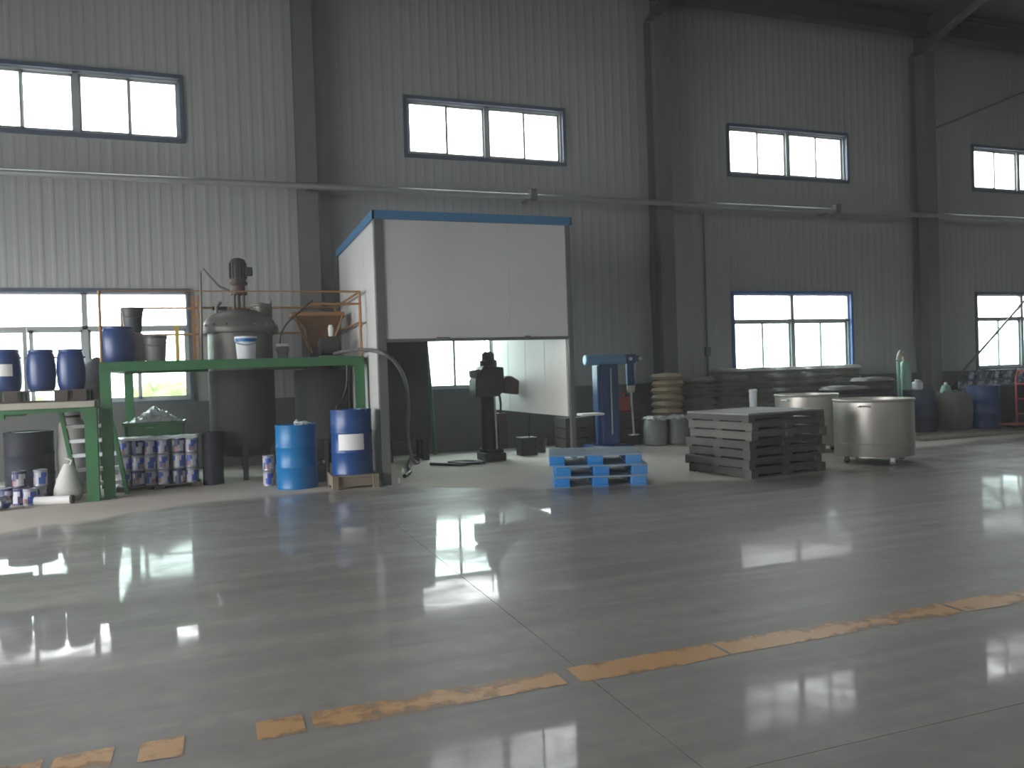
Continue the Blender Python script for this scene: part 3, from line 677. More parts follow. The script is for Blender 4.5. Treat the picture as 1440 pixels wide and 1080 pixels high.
# barrels
def barrel(name, label, loc, r, h, mt, group=None):
    o = thing(name, label, 'barrel', loc, 0, group)
    MB().lathe([(r*.86, 0), (r*.92, .02), (r*1.0, h*.16), (r*1.04, h*.4), (r*1.03, h*.62), (r*.95, h*.86), (r*.84, h*.95), (r*.8, h*.96)], n=26).build('body', mt, o)
    MB().lathe([(r*.86, h*.93), (r*.88, h*.95), (r*.88, h*.99), (r*.82, h), (r*.3, h)], n=26).build('lid', mt, o)
    for s_ in (-1, 1): MB().box(s_*r*.93-.025, -.035, h*.78, s_*r*.93+.025, .035, h*.82).build('grip', mt, o, bev=.008)
    return o
barrel('barrel', 'bulging blue plastic barrel standing on the green platform', (-1.31, 12.6, 1.84), .215, .5, 'bluep')
g = 'blue barrels on the dark pallet'
b1 = barrel('barrel', 'blue plastic barrel with a white label, leftmost on the dark pallet', (-2.68, 12.55, 1.49), .185, .56, 'bluep', g)
MB().add([(.19*math.cos(a)*1.03, .19*math.sin(a)*1.03, z) for z in (.2, .36) for a in [R(-125+10*k) for k in range(8)]], [(k, k+1, 9+k, 8+k) for k in range(7)]).build('label', 'paper', b1)
barrel('barrel', 'blue plastic barrel in the middle of the three on the dark pallet', (-2.26, 12.55, 1.49), .172, .55, 'bluep', g)
barrel('barrel', 'blue plastic barrel, rightmost of the three on the dark pallet', (-1.9, 12.55, 1.49), .172, .55, 'bluep', g)

# ================================================================== LEFT RACK AND STORES
rk = thing('rack', 'green steel storage rack with pale timber deck, left of the platform', 'rack', (-2.6, 12.05, 0)); OF = (-2.6, 12.05, 0)
RX0, RX1 = -4.4, -1.56
for k in range(7):
    a = 12.02+.21*k; MB(OF).box(RX0, a+.004, 1.245, RX1+.03*math.sin(k*2.1), a+.2, 1.33).build('deck_plank', 'woodpale', rk, bev=.006)
for a in (12.08, 13.35): MB(OF).box(RX0, a, 1.13, -2.62, a+.07, 1.245).build('beam', 'green', rk, smooth=0)
for a in (12.08, 13.35): MB(OF).box(-2.62, a, 1.19, -1.68, a+.07, 1.245).build('beam', 'green', rk, smooth=0)
for x, y in ((-1.68, 11.94), (-1.68, 13.35), (RX0, 12.08), (RX0, 13.35)):
    c_ = MB(OF); c_.box(x, y, 0, x+.15, y+.014, 1.24).box(x, y+.09, 0, x+.15, y+.104, 1.24).box(x+.068, y+.014, 0, x+.082, y+.09, 1.24).build('leg', 'green', rk, smooth=0)
# dark pallet on the rack
o = thing('pallet', 'dark timber pallet on the rack under the blue barrels', 'pallet', (-2.3, 12.55, 1.33)); OF = (-2.3, 12.55, 1.33)
for k in range(5): MB(OF).box(-2.95, 12.2+.15*k, 1.47, -1.68, 12.33+.15*k, 1.49).build('deck_board', 'wooddark', o)
for a in (-2.95, -2.64, -2.06, -1.84):
    for y in (12.2, 12.5, 12.8): MB(OF).box(a, y, 1.345, a+.16, y+.13, 1.47).build('block', 'wooddark', o)
for y in (12.2, 12.5, 12.8): MB(OF).box(-2.95, y, 1.33, -1.68, y+.13, 1.345).build('bottom_board', 'wooddark', o)
mb = MB((-1.62, 13.0, 1.33)); blob(mb, (-1.68, 13.1, 1.62), .18, .15, .3, 5, .15); mb.build('sack', 'sackgrey'); tag(bpy.data.objects[-1] if False else [x for x in COL.objects if x.name.startswith('sack')][-1], 'grey plastic sack on the rack, right of the blue barrels', 'sack').location = (-1.62, 13.0, 1.33)
o = thing('steel_frame', 'grey tubular frame standing behind the leftmost blue barrel', 'frame', (-2.9, 13.0, 1.33)); OF = (-2.9, 13.0, 1.33)
for x in (-3.4, -2.56): MB(OF).box(x, 13.0, 1.33, x+.05, 13.05, 2.33).build('upright', 'pipe', o)
MB(OF).box(-3.4, 13.0, 2.33, -2.51, 13.05, 2.38).build('top_rail', 'pipe', o)
# drum, sacks, ladder under the rack
def steel_drum(name, label, loc, r, h, mt, lidm=None, group=None, cat='drum'):
    o = thing(name, label, cat, loc, 0, group)
    pr = [(r*.99, 0), (r*1.0, .012), (r*.985, .03)]
    for z in (h*.345, h*.655):
        pr += [(r*.985, z-.022), (r*1.012, z-.008), (r*1.012, z+.008), (r*.985, z+.022)]
    pr += [(r*.985, h-.03), (r*1.0, h-.012), (r*1.0, h), (r*.965, h), (r*.96, h-.018), (r*.2, h-.018)]
    MB().lathe(pr, n=36).build('body', mt, o)
    MB().lathe([(.035, h-.02), (.04, h-.005), (.03, h+.004)], (r*.6, 0, 0), 12).build('bung', lidm or mt, o)
    MB().lathe([(.02, h-.02), (.024, h-.006), (.018, h+.002)], (-r*.6, 0, 0), 12).build('bung', lidm or mt, o)
    return o
steel_drum('drum', 'near-black steel drum under the rack at the left edge', (-2.53, 13.0, 0), .31, .92, 'blacklid')
o = thing('sack', 'tall pale woven sack standing under the rack, right of the black drum', 'sack', (-1.99, 13.05, 0))
mb = MB(); n_ = 18
pr = [(.17, 0), (.21, .06), (.2, .3), (.21, .6), (.19, .85), (.17, 1.0), (.1, 1.1), (.12, 1.18)]
mb.lathe(pr, n=n_); mb.v = [Vector((p.x*(1+.12*noise.noise(p*6)), p.y*(1+.12*noise.noise(p*6+Vector((3, 0, 0)))), p.z)) for p in mb.v]; mb.build('body', 'sackpale', o)
MB().lathe([(.1, 1.08), (.115, 1.09), (.115, 1.11), (.1, 1.12)], n=16).build('tie', 'wooddark', o)
o = thing('sack', 'white woven sack slumped on the floor at the foot of the ladder', 'sack', (-1.93, 12.22, 0))
mb = MB(); mb.lathe([(.13, 0), (.18, .05), (.18, .16), (.14, .3), (.09, .42), (.05, .5)], n=16); mb.v = [Vector((p.x*(1+.18*noise.noise(p*7)), p.y*.8*(1+.18*noise.noise(p*7)), p.z)) for p in mb.v]; mb.build('body', 'sackwhite', o)
MB().tube([(.02, -.02, .47), (.05, -.04, .54), (-.02, -.02, .58)], .02, 6).build('neck', 'sackwhite', o)
o = thing('cardboard_tube', 'short pale tube with a dark end lying left of the green legs', 'tube', (-2.02, 11.93, 0), R(-12)); OF = (0, 0, 0)
MB().cyl(.055, -.28, .16, (0, 0, .055), 14, 'x').build('tube', 'paper', o); MB().cyl(.058, .16, .19, (0, 0, .058), 14, 'x').build('end_cap', 'wooddark', o)
o = thing('ladder', 'dark green step ladder with pale treads between rack and platform', 'ladder', (-1.75, 12.5, 0)); OF = (-1.75, 12.5, 0)
for x0 in (-2.07, -1.47):
    MB(OF).prism([(x0+.19, 0), (x0+.24, 0), (x0+.05, 1.235), (x0, 1.235)], 'y', 12.45, 12.57).build('stringer', 'green', o, smooth=0)
for k in range(5):
    z = .2+.2*k; x = -2.02+.19*(1-z/1.2)
    MB(OF).box(x, 12.46, z-.05, x+.56, 12.6, z).build('tread', 'white' if 1 < k < 4 else 'pipe', o, bev=.006)

# paint tins
tin_root = None
def make_tin(label, loc, r=.085, h=.21, dark=False, group=None, mats=None):
    o = thing('paint_tin', label, 'tin', loc, 0, group)
    MB().lathe([(r*.97, 0), (r, .008), (r*.97, .016), (r*.97, h-.02), (r*1.0, h-.012), (r*1.0, h-.003), (r*.97, h)], n=18).build('body', 'tind' if dark else 'tinw', o)
    lb = MB(); nn = 18; zs = (.025, h*.42, h*.55, h*.85)
    for j in range(3):
        for i in range(nn):
            a, b = 2*PI*i/nn, 2*PI*(i+1)/nn; q = r*.985
            mi = 0
            if j == 1: mi = 1 if i % 6 in (0, 1, 2) else 0
            if j == 2: mi = 1 if i % 6 in (1, 2, 3) else 0
            if j == 0: mi = 2 if i % 9 in (1, 2) else (0 if i % 6 > 2 else 1)
            lb.add([(q*math.cos(a), q*math.sin(a), zs[j]), (q*math.cos(b), q*math.sin(b), zs[j]), (q*math.cos(b), q*math.sin(b), zs[j+1]), (q*math.cos(a), q*math.sin(a), zs[j+1])], [(0, 1, 2, 3)], mi)
    lb.build('label', mats or ['tind' if dark else 'tinb', 'tinp', 'tinr'], o)
    MB().lathe([(r*.93, h-.004), (r*.94, h+.004), (r*.8, h+.006), (r*.76, h-.002), (r*.2, h-.002)], n=18).build('lid', 'tinw', o)
    return o
ordn = ['first', 'second', 'third', 'fourth', 'fifth', 'sixth', 'seventh', 'eighth', 'ninth', 'tenth', 'eleventh']
lay = ['bottom', 'middle', 'top']
o = thing('pallet', 'low timber pallet under the shrink-wrapped paint tins', 'pallet', (-.85, 12.9, 0)); OF = (-.85, 12.9, 0)
for k in range(4): MB(OF).box(-1.42, 12.72+.12*k, .05, -.3, 12.83+.12*k, .07).build('deck_board', 'wooddark', o)
for a in (-1.42, -.92, -.42): MB(OF).box(a, 12.72, 0, a+.12, 13.19, .05).build('runner', 'wooddark', o)
first = {}
gn = 'shrink-wrapped paint tins behind the green post'
tx = [-1.31, -1.13, -.97, -.80, -.585, -.415]
for L in range(3):
    for k, x in enumerate(tx):
        dk = (k in (1, 4)) and L != 1
        lb = 'paint tin in the %s layer of the wrapped stack, %s from the green post' % (lay[L], ordn[k])
        z = .07+L*.222; yy = 12.82+random.uniform(-.015, .015); rz = R([-60, 40, -100, 10, -75, -30][k]+L*50)
        if dk not in first:
            first[dk] = make_tin(lb, (x, yy, z), dark=dk, group=gn); first[dk].rotation_euler[2] = rz
        else: dup(first[dk], (x, yy, z), rz, lb)
for L in range(3):     # second row keeps the stack whole
    for k, x in enumerate(tx): dup(first[False], (x+.01, 13.01, .07+L*.222), R(37*k+L*20), 'paint tin in the rear row of the wrapped stack, %s layer, %s from the post' % (lay[L], ordn[k]))
mb = MB((-.85, 12.9, .74)); nx, ny = 26, 8; vs = []; fs = []
for i in range(nx+1):
    for j in range(ny+1):
        x = -1.42+1.11*i/nx; y = 12.72+.4*j/ny
        vs.append((x, y, .755+.02*noise.noise(Vector((x*14, y*14, 0)))+(-.03 if j == 0 else 0)))
for i in range(nx):
    for j in range(ny): a = i*(ny+1)+j; fs.append((a, a+ny+1, a+ny+2, a+1))
mb.add(vs, fs); q = mb.build('shrink_film', 'film'); q.location = (-.85, 12.9, .74); tag(q, 'crumpled white film lying over the top of the wrapped paint tins', 'film')
sol = q.modifiers.new('thick', 'SOLIDIFY'); sol.thickness = .003
g2 = 'loose paint tins on the floor at the left edge'
a_ = dup(first[False], (-2.28, 12.25, .0), R(20), 'dark loose tin on the floor directly below the bright blue tin', g2)
b_ = dup(first[False], (-2.27, 12.26, .226), R(-35), 'bright blue and white tin standing on another tin, left of the white sack', g2)
dup(first[True], (-2.50, 12.2, 0), R(80), 'dark blue loose tin standing left of the two stacked loose tins', g2)
dup(first[True], (-2.69, 12.35, 0), R(10), 'dark loose tin at the left edge, behind the tin lying on its side', g2)
dup(first[False], (-2.52, 12.42, 0), R(140), 'blue and white loose tin at the back of the floor group, by the black drum', g2)
c_ = dup(first[False], (-2.70, 12.02, .087), R(25), 'paint tin lying on its side, round pale end facing out, at the left edge', g2)
c_.rotation_euler = (R(90), 0, R(-20)); c_.location = (-2.60, 11.88, .087)
dup(first[False], (.64, 12.25, 0), R(-70), 'blue and white tin on the floor, left of the light blue drum', None); 
dup(first[False], (.64, 12.25, .222), R(30), 'tin stacked on another tin, left of the light blue drum', None)
dup(first[True], (-2.50, 12.2, .226), R(15), 'dark blue tin on top of another, second stack from the left edge', g2)
dup(first[False], (-2.36, 12.08, 0), R(200), 'pale blue-labelled loose tin standing nearest the aisle, in front of the two stacks', g2)
steel_drum('drum', 'black drum standing right of the wrapped paint tins, under the platform', (-.12, 12.95, 0), .15, .78, 'blacklid')
# green tub
o = thing('tub', 'dark green tub heaped with white film, under the window behind the tins', 'tub', (-.95, 13.75, 0)); OF = (-.95, 13.75, 0)
MB(OF).box(-1.34, 13.5, .02, -.55, 14.05, .06).box(-1.36, 13.48, .06, -1.32, 14.07, .93).box(-.58, 13.48, .06, -.54, 14.07, .93).box(-1.32, 13.48, .06, -.58, 13.52, .93).box(-1.32, 14.03, .06, -.58, 14.07, .93).build('walls', 'green', o, bev=.006)
MB(OF).box(-1.39, 13.45, .9, -.51, 13.49, .95).box(-1.39, 14.06, .9, -.51, 14.1, .95).box(-1.39, 13.49, .9, -1.35, 14.06, .95).box(-.55, 13.49, .9, -.51, 14.06, .95).build('rim', 'green', o, bev=.006)
mb = MB((-1.0, 13.75, .8))
for k, (x, z, r) in enumerate(((-1.2, .93, .1), (-1.08, .97, .12), (-.97, 1.03, .15), (-.85, 1.0, .13), (-.72, .95, .1), (-1.0, .9, .2), (-.75, .88, .16), (-1.2, .88, .12))): blob(mb, (x, 13.72, z), r, r*1.1, r*.8, k, .3)
q = mb.build('plastic_film', 'film'); q.location = (-1.0, 13.75, .8); tag(q, 'crumpled white plastic film heaped in the dark green tub', 'film')

# ================================================================== DRUMS AT THE PLATFORM'S FOOT
d1 = steel_drum('drum', 'light blue steel drum standing in front of the green platform', (1.0, 11.8, 0), .285, .89, 'bluel')
mb = MB((1.07, 11.8, .88)); blob(mb, (1.1, 11.75, .9), .1, .07, .03, 3, .4); blob(mb, (1.02, 11.8, .91), .05, .05, .035, 6, .4); q = mb.build('rag', 'film'); q.location = (1.07, 11.8, .88); tag(q, 'crumpled pale rag lying on top of the light blue drum', 'rag')
dl = thing('dolly', 'rough timber drum dolly under the dark blue drum', 'dolly', (1.72, 11.42, 0)); OF = (1.72, 11.42, 0)
for y in (11.16, 11.34, 11.52): MB(OF).box(1.46, y, .15, 1.99, y+.16, .19).build('plank', 'wood', dl, bev=.006)
for x in (1.40, 1.95):
    MB(OF).prism([(11.12, .0), (11.22, .0), (11.26, .05), (11.48, .05), (11.52, 0), (11.68, 0), (11.70, .19), (11.12, .19)], 'x', x, x+.08).build('side_rail', 'wood', dl, smooth=0)
MB(OF).box(1.48, 11.17, .03, 1.95, 11.22, .15).build('front_board', 'wood', dl, bev=.006)
d2 = steel_drum('drum', 'dark blue steel drum with a blank white label, on the timber dolly', (1.72, 11.43, .19), .285, .89, 'blued')
MB().add([(.2885*math.cos(a), .2885*math.sin(a), z) for z in (.34, .56) for a in [R(-136+9*k) for k in range(9)]], [(k, k+1, 10+k, 9+k) for k in range(8)]).build('label', 'paper', d2)
o = thing('canister', 'small dark canister on the floor between the two blue drums', 'canister', (1.36, 12.3, 0))
MB().box(-.1, -.08, 0, .1, .08, .26).build('body', 'darkpail', o, bev=.02); MB().tube([(-.06, 0, .25), (-.05, 0, .32), (.04, 0, .32), (.05, 0, .25)], .012, 6).build('handle', 'darkpail', o); MB().cyl(.025, .26, .3, (.07, .05, 0), 10).build('cap', 'white', o)
tag(MB((2.35, 11.36, 0)).lathe([(.025, 0), (.03, .01), (.028, .06), (.012, .08)], (2.35, 11.36, 0), 10).build('cup', 'paper'), 'tiny crushed white cup on the floor by the booth post', 'cup').location = (2.35, 11.36, 0)
# hoses and cables of the platform
q = MB((2.2, 12.4, 0)).tube([(1.70, 12.75, 1.9), (1.85, 12.5, 1.93), (2.0, 12.0, 1.93), (2.12, 11.2, 1.86), (2.32, 11.18, 1.72), (2.5, 11.4, 1.45), (2.65, 11.9, 1.05), (2.78, 12.6, .7), (2.95, 13.3, .3), (3.1, 13.6, .04), (3.2, 13.7, .03)], .028, 8, sub=5).build('hose', 'hose'); q.location = (2.2, 12.4, 0); tag(q, 'grey hose arching from the platform end past the booth post down to the floor', 'hose')
q = MB((1.8, 12.05, 1)).tube([(1.78, 12.04, 1.70), (1.76, 12.03, 1.4), (1.68, 12.02, 1.2), (1.60, 11.95, 1.10), (1.52, 12.0, .75), (1.47, 12.06, .2), (1.5, 12.1, .02)], .012, 6, sub=4).build('cable', 'cable'); q.location = (1.8, 12.05, 1); tag(q, 'black cable hanging from the platform edge behind the dark blue drum', 'cable')
q = MB((2.5, 12.3, 0)).tube([(2.55, 11.9, .03), (2.75, 12.4, .03), (2.9, 13.2, .03), (3.15, 14.0, .1), (3.3, 14.1, .03)], .03, 8, sub=5).build('hose', 'cable'); q.location = (2.5, 12.3, 0); tag(q, 'black hose end lying on the floor just inside the booth post', 'hose')

# ================================================================== CENTRE RIGHT
# blue plastic pallets
bp = thing('plastic_pallet', 'bottom blue plastic pallet of the three by the booth', 'pallet', (4.80, 9.98, 0), R(-21), 'blue plastic pallets')
for k in range(7):
    y = -.5+k*.1433; MB().box(-.6, y, .115, .6, y+.125, .14).build('deck_slat', 'bluepal_dusty', bp, bev=.004)
for x in (-.6, -.1, .4):
    for y in (-.5, -.09, .32): MB().box(x, y, .022, x+.2, y+.18, .115).build('block', 'bluepal', bp, bev=.008)
for x in (-.6, -.1, .4): MB().box(x, -.5, 0, x+.2, .5, .022).build('runner', 'bluepal', bp)
dup(bp, (4.815, 9.985, .141), R(-20.5), 'middle blue plastic pallet of the three by the booth')
dup(bp, (4.755, 10.0, .282), R(-22), 'topmost blue plastic pallet of the three by the booth')
# black pallets: stack of seven
th = R(8); u_ = Vector((math.cos(th), math.sin(th))); v_ = Vector((-math.sin(th), math.cos(th)))
ctr = Vector((6.585, 9.01))+u_*.7+v_*.625
bk = thing('pallet', 'lowest dusty black pallet of the big stack', 'pallet', (ctr.x, ctr.y, 0), th, 'stack of dusty black pallets')
MB().box(-.7, -.625, .098, .7, .625, .124).build('deck', 'tray', bk, bev=.004)
for x in (-.7, -.06, .58):
    MB().box(x, -.625, .02, x+.12, .625, .098).build('runner', 'tray', bk)
for y in (-.625, -.06, .50): MB().box(-.7, y, 0, .7, y+.125, .02).build('bottom_board', 'tray', bk)
for y in (-.6, .56): MB().box(-.58, y, .05, .58, y+.02, .098).build('edge_strip', 'tray', bk)
nm = ['second', 'third', 'fourth', 'fifth', 'sixth']
offs = [(-.05, .02, 1.5), (.01, .0, -1), (-.0, .05, 1.2), (.02, -.02, -.8), (.03, .02, 1.0), (-.02, -.01, -.5)]
for k in range(6):
    dx, dy, dr = offs[k]; p = ctr+u_*dx+v_*dy
    lb = '%s dusty black pallet from the floor in the big stack' % nm[k] if k < 5 else 'topmost black pallet of the big stack, its deck pale with dust'
    c_ = dup(bk, (p.x, p.y, .1245*(k+1)), th+R(dr), lb)
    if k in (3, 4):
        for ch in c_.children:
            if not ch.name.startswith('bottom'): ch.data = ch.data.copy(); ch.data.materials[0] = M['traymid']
    if k == 5:
        for ch in c_.children:
            if ch.name.startswith('deck'): ch.data = ch.data.copy(); ch.data.materials[0] = M['traydust']
# blue disperser
X0, Y0 = 6.92, 13.9
o = thing('disperser', 'blue hydraulic disperser with pale cylinder arm, right of the booth', 'machine', (X0, Y0, 0)); OF = (X0, Y0, 0)
MB(OF).box(X0-.35, Y0-.4, 0, X0+.35, Y0+.4, .1).build('base', 'dblue', o, bev=.02)
MB(OF).box(X0-.16, Y0-.17, .1, X0+.19, Y0+.2, 1.62).build('column', 'dblue', o, bev=.02)
MB(OF).box(X0-.23, Y0-.12, .75, X0-.16, Y0+.1, 1.6).build('cable_duct', 'dblue', o, bev=.01)
MB(OF).tube([(X0+.02, Y0-.185, .3), (X0+.02, Y0-.185, 1.55)], .014, 6).build('lift_rod', 'chrome', o)
MB(OF).lathe([(.08, -.45), (.10, -.43), (.105, -.05), (.10, .36), (.08, .38)], (X0, Y0-.05, 1.71), 20, 'x').build('arm_cylinder', 'dbluel', o)
MB(OF).box(X0+.36, Y0-.15, 1.62, X0+.60, Y0+.1, 1.80).build('gear_head', 'dblue', o, bev=.02)
MB(OF).lathe([(.07, 1.2), (.09, 1.22), (.09, 1.62)], (X0+.52, Y0-.03, 0), 16).build('spindle_housing', 'dblue', o)
MB(OF).lathe([(.05, 1.06), (.075, 1.1), (.08, 1.2)], (X0+.52, Y0-.03, 0), 14).build('chuck', 'stainless', o)
MB(OF).tube([(X0+.52, Y0-.03, 1.08), (X0+.555, Y0-.03, .26)], .02, 8).build('shaft', 'chrome', o)
MB(OF).lathe([(.015, .24), (.11, .25), (.11, .262), (.02, .27)], (X0+.555, Y0-.03, 0), 16).build('disc', 'chrome', o)
for x in (.45, .66): MB(OF).lathe([(.03, -.21), (.035, -.19), (.03, -.15)], (X0+x, Y0, 1.71), 12, 'y').build('cap', 'white', o)
MB(OF).box(X0+.6, Y0-.08, 1.66, X0+.7, Y0+.05, 1.77).build('end_box', 'dblue', o, bev=.01)
MB(OF).box(X0-.60, Y0-.22, .67, X0-.15, Y0+.05, .715).build('side_table', 'paper', o, bev=.005)
MB(OF).box(X0-.22, Y0-.05, .1, X0-.17, Y0+.03, .67).build('table_bracket', 'dblue', o)
# dark crates and the red jerrycan
def crate(label, x0, y0, x1, y1, h):
    o = thing('crate', label, 'crate', ((x0+x1)/2, (y0+y1)/2, 0)); OF = ((x0+x1)/2, (y0+y1)/2, 0)
    n = max(2, int(h/.16))
    for k in range(n):
        z0 = h*k/n+.01; z1 = h*(k+1)/n-.01
        MB(OF).box(x0, y0, z0, x1, y0+.018, z1).build('slat', 'wooddark', o); MB(OF).box(x0, y1-.018, z0, x1, y1, z1).build('slat', 'wooddark', o)
        MB(OF).box(x0, y0+.018, z0, x0+.018, y1-.018, z1).build('slat', 'wooddark', o); MB(OF).box(x1-.018, y0+.018, z0, x1, y1-.018, z1).build('slat', 'wooddark', o)
    for x in (x0+.018, x1-.058):
        for y in (y0+.018, y1-.058): MB(OF).box(x, y, 0, x+.04, y+.04, h).build('corner_post', 'wooddark', o)
    MB(OF).box(x0+.02, y0+.02, h-.02, x1-.02, y1-.02, h).build('lid', 'wooddark', o)
    return o
crate('dark slatted crate behind the side table of the blue disperser', 6.30, 14.45, 6.86, 15.0, .6)
crate('dark slatted crate under the red can, right of the blue disperser', 7.32, 14.4, 7.95, 15.0, .66)
o = thing('jerrycan', 'red plastic can standing on the dark crate behind the blue disperser', 'can', (7.62, 14.6, .66)); OF = (0, 0, 0)
MB().box(-.15, -.1, 0, .15, .1, .3).build('body', 'red', o, bev=.03)
MB().tube([(-.1, 0, .29), (-.09, 0, .38), (.03, 0, .38), (.05, 0, .29)], .016, 8).build('handle', 'red', o); MB().cyl(.03, .29, .35, (.1, 0, 0), 12).build('cap', 'cable', o)
q = MB((7.3, 14.6, 0)).build if False else None
# grey barrels with liners
for k, (x, y, lb) in enumerate(((8.05, 14.05, 'left one of two grey tubs with white liners, by the tan sacks'), (8.56, 14.05, 'right one of two grey tubs with white liners, by the tan sacks'))):
    o = thing('tub', lb, 'tub', (x, y, 0), k*.7, 'grey lined tubs')
    MB().lathe([(.2, 0), (.225, .03), (.24, .3), (.22, .45), (.18, .52), (.12, .53)], n=24).build('body', 'greypail', o)
    mb = MB(); 
    for q_ in range(5): a = q_*1.26+k; blob(mb, (.12*math.cos(a), .12*math.sin(a), .52), .11, .1, .05, q_+k*9, .4)
    mb.build('liner', 'film', o)
# sacks
def sack_mesh(L, W, H, seed):
    mb = MB(); nu, nv = 12, 10; vs = []; fs = []
    for top in (1, -1):
        for i in range(nu+1):
            for j in range(nv+1):
                u = -1+2*i/nu; v = -1+2*j/nv
                k = (1-abs(u)**5)*(1-abs(v)**5)
                z = top*H*.5*max(0, k)**.36
                x = u*L/2*(1-.05*v*v); y = v*W/2*(1-.08*u*u)
                z += (.09)*H*noise.noise(Vector((x*5+seed*9, y*5, top)))*min(1, k*2)
                vs.append((x, y, z+H*.5))
    q = (nu+1)*(nv+1)
    for t in range(2):
        for i in range(nu):
            for j in range(nv):
                a = t*q+i*(nv+1)+j; f = (a, a+nv+1, a+nv+2, a+1); fs.append(f if t == 0 else f[::-1])
    mb.add(vs, fs)
    return mb
def sack(name, mesh_from, label, loc, rz, group):
    o = mesh_from.copy(); o.name = name; COL.objects.link(o); o.location = loc; o.rotation_euler = (0, 0, rz); tag(o, label, 'sack', group); return o
def sack_proto(L, W, H, seed, mt):
    o = sack_mesh(L, W, H, seed).build('sack', mt, smooth=60)
    bm = bmesh.new(); bm.from_mesh(o.data); bmesh.ops.remove_doubles(bm, verts=bm.verts, dist=.0005); bm.to_mesh(o.data); bm.free()
    COL.objects.unlink(o); return o
def stack_pallet(label, x0, x1, y0, y1):
    o = thing('pallet', label, 'pallet', ((x0+x1)/2, (y0+y1)/2, 0)); OF = ((x0+x1)/2, (y0+y1)/2, 0)
    n = max(3, int((y1-y0)/.16))
    for k in range(n): a = y0+(y1-y0)*k/n; MB(OF).box(x0, a, .08, x1, a+(y1-y0)/n-.02, .10).build('deck_board', 'wooddark', o)
    for k in range(3): a = x0+(x1-x0-.1)*k/2; MB(OF).box(a, y0, 0, a+.1, y1, .08).build('runner', 'wooddark', o)
pt = [sack_proto(.5, .62, .14, k, 'sacktan') for k in range(3)]
stack_pallet('dark pallet under the tan paper sacks', 8.47, 8.97, 14.38, 15.0)
for k in range(9):
    sack('sack', pt[k % 3], 'tan paper sack, %s from the top of the narrow tan stack' % ordn[8-k] if k < 8 else 'topmost tan paper sack of the narrow tan stack', (8.72+random.uniform(-.02, .02), 14.7+random.uniform(-.02, .02), .1+.146*k), random.uniform(-.06, .06), 'tan paper sacks')
pd = [sack_proto(.72, .56, .146, k+5, 'sackgrey') for k in range(4)]
cols = [9.42, 10.2, 10.98, 11.76, 12.54, 13.3]
for i, x in enumerate(cols):
    stack_pallet('dark pallet under the %s column of dark sacks from the tan stack' % ordn[i], x-.37, x+.37, 14.38, 14.96)
    top = 8 if i == 0 else 9
    for k in range(top):
        lb = '%s dark sack from the floor in the %s column right of the tan stack' % (ordn[k], ordn[i])
        sack('sack', pd[(k+i) % 4], lb, (x+random.uniform(-.03, .03), 14.68+random.uniform(-.04, .04), .1+.152*k), random.choice((0, PI))+random.uniform(-.07, .07), 'dark sacks stacked along the wall')
pg = [sack_proto(.8, .6, .148, k+15, 'bagbrown') for k in range(3)]
for i, x in enumerate((12.05, 12.86)):
    stack_pallet('pallet under the %s grey-brown sack column, in front of the dark sacks' % ('left', 'right')[i], x-.38, x+.38, 13.15, 13.75)
    for k in range(6+i):
        sack('sack', pg[(k+i) % 3], '%s grey-brown sack from the floor in the %s column behind the steel tank' % (ordn[k], ('left', 'right')[i]), (x+random.uniform(-.03, .03), 13.45+random.uniform(-.03, .03), .1+.155*k), random.uniform(-.08, .08), 'grey-brown sacks behind the steel tank')
# stainless tanks
def tank(label, loc, r, h, rz=0):
    o = thing('tank', label, 'tank', loc, rz)
    MB().lathe([(r*.99, .12), (r, .13), (r, h-.04), (r*1.02, h-.03), (r*1.03, h-.015), (r*1.02, h), (r*.985, h), (r*.98, h-.02), (r*.98, .15), (r*.1, .15)], n=48, caps=False).build('wall', 'stainless', o)
    MB().lathe([(r*.2, .1), (r*.97, .11), (r*.97, .13), (r*.2, .14)], n=48).build('bottom', 'stainless', o)
    MB().lathe([(r*1.003, .30), (r*1.01, .305), (r*1.003, .31)], n=48, caps=False).build('weld_band', 'stainless', o)
    for k in range(4):
        a = PI/4+k*PI/2; x, y = r*.8*math.cos(a), r*.8*math.sin(a)
        w_ = MB(); w_.box(x-.03, y-.03, .085, x+.03, y+.03, .11).box(x-.03, y-.03, .04, x-.022, y+.03, .085).box(x+.022, y-.03, .04, x+.03, y+.03, .085)
        f_ = w_.build('caster', 'pipe', o, smooth=0); MB().cyl(.045, -.018, .018, (x, y, .045), 14, 'x').build('wheel', 'cable', f_)
    for s_ in (-1, 1): MB().tube([(s_*r*.99, -.08, h-.1), (s_*(r+.05), -.06, h-.09), (s_*(r+.05), .06, h-.09), (s_*r*.99, .08, h-.1)], .012, 6).build('handle', 'chrome', o)
    return o
tank('open stainless tank on casters, right of the black pallet stack', (9.25, 9.63, 0), .56, .95, .6)
tank('open stainless tank behind the black pallet stack', (9.62, 11.55, 0), .52, .98, .2)
o = thing('pipe', 'short white standing pipe behind the black pallet stack', 'pipe', (9.22, 12.5, 0))
MB().cyl(.07, 0, 1.03, n=16).build('tube', 'white', o); MB().lathe([(.075, 1.02), (.08, 1.03), (.075, 1.06), (.05, 1.07)], n=16).build('cap', 'white', o); MB().cyl(.12, 0, .02, n=16).build('foot', 'pipe', o)
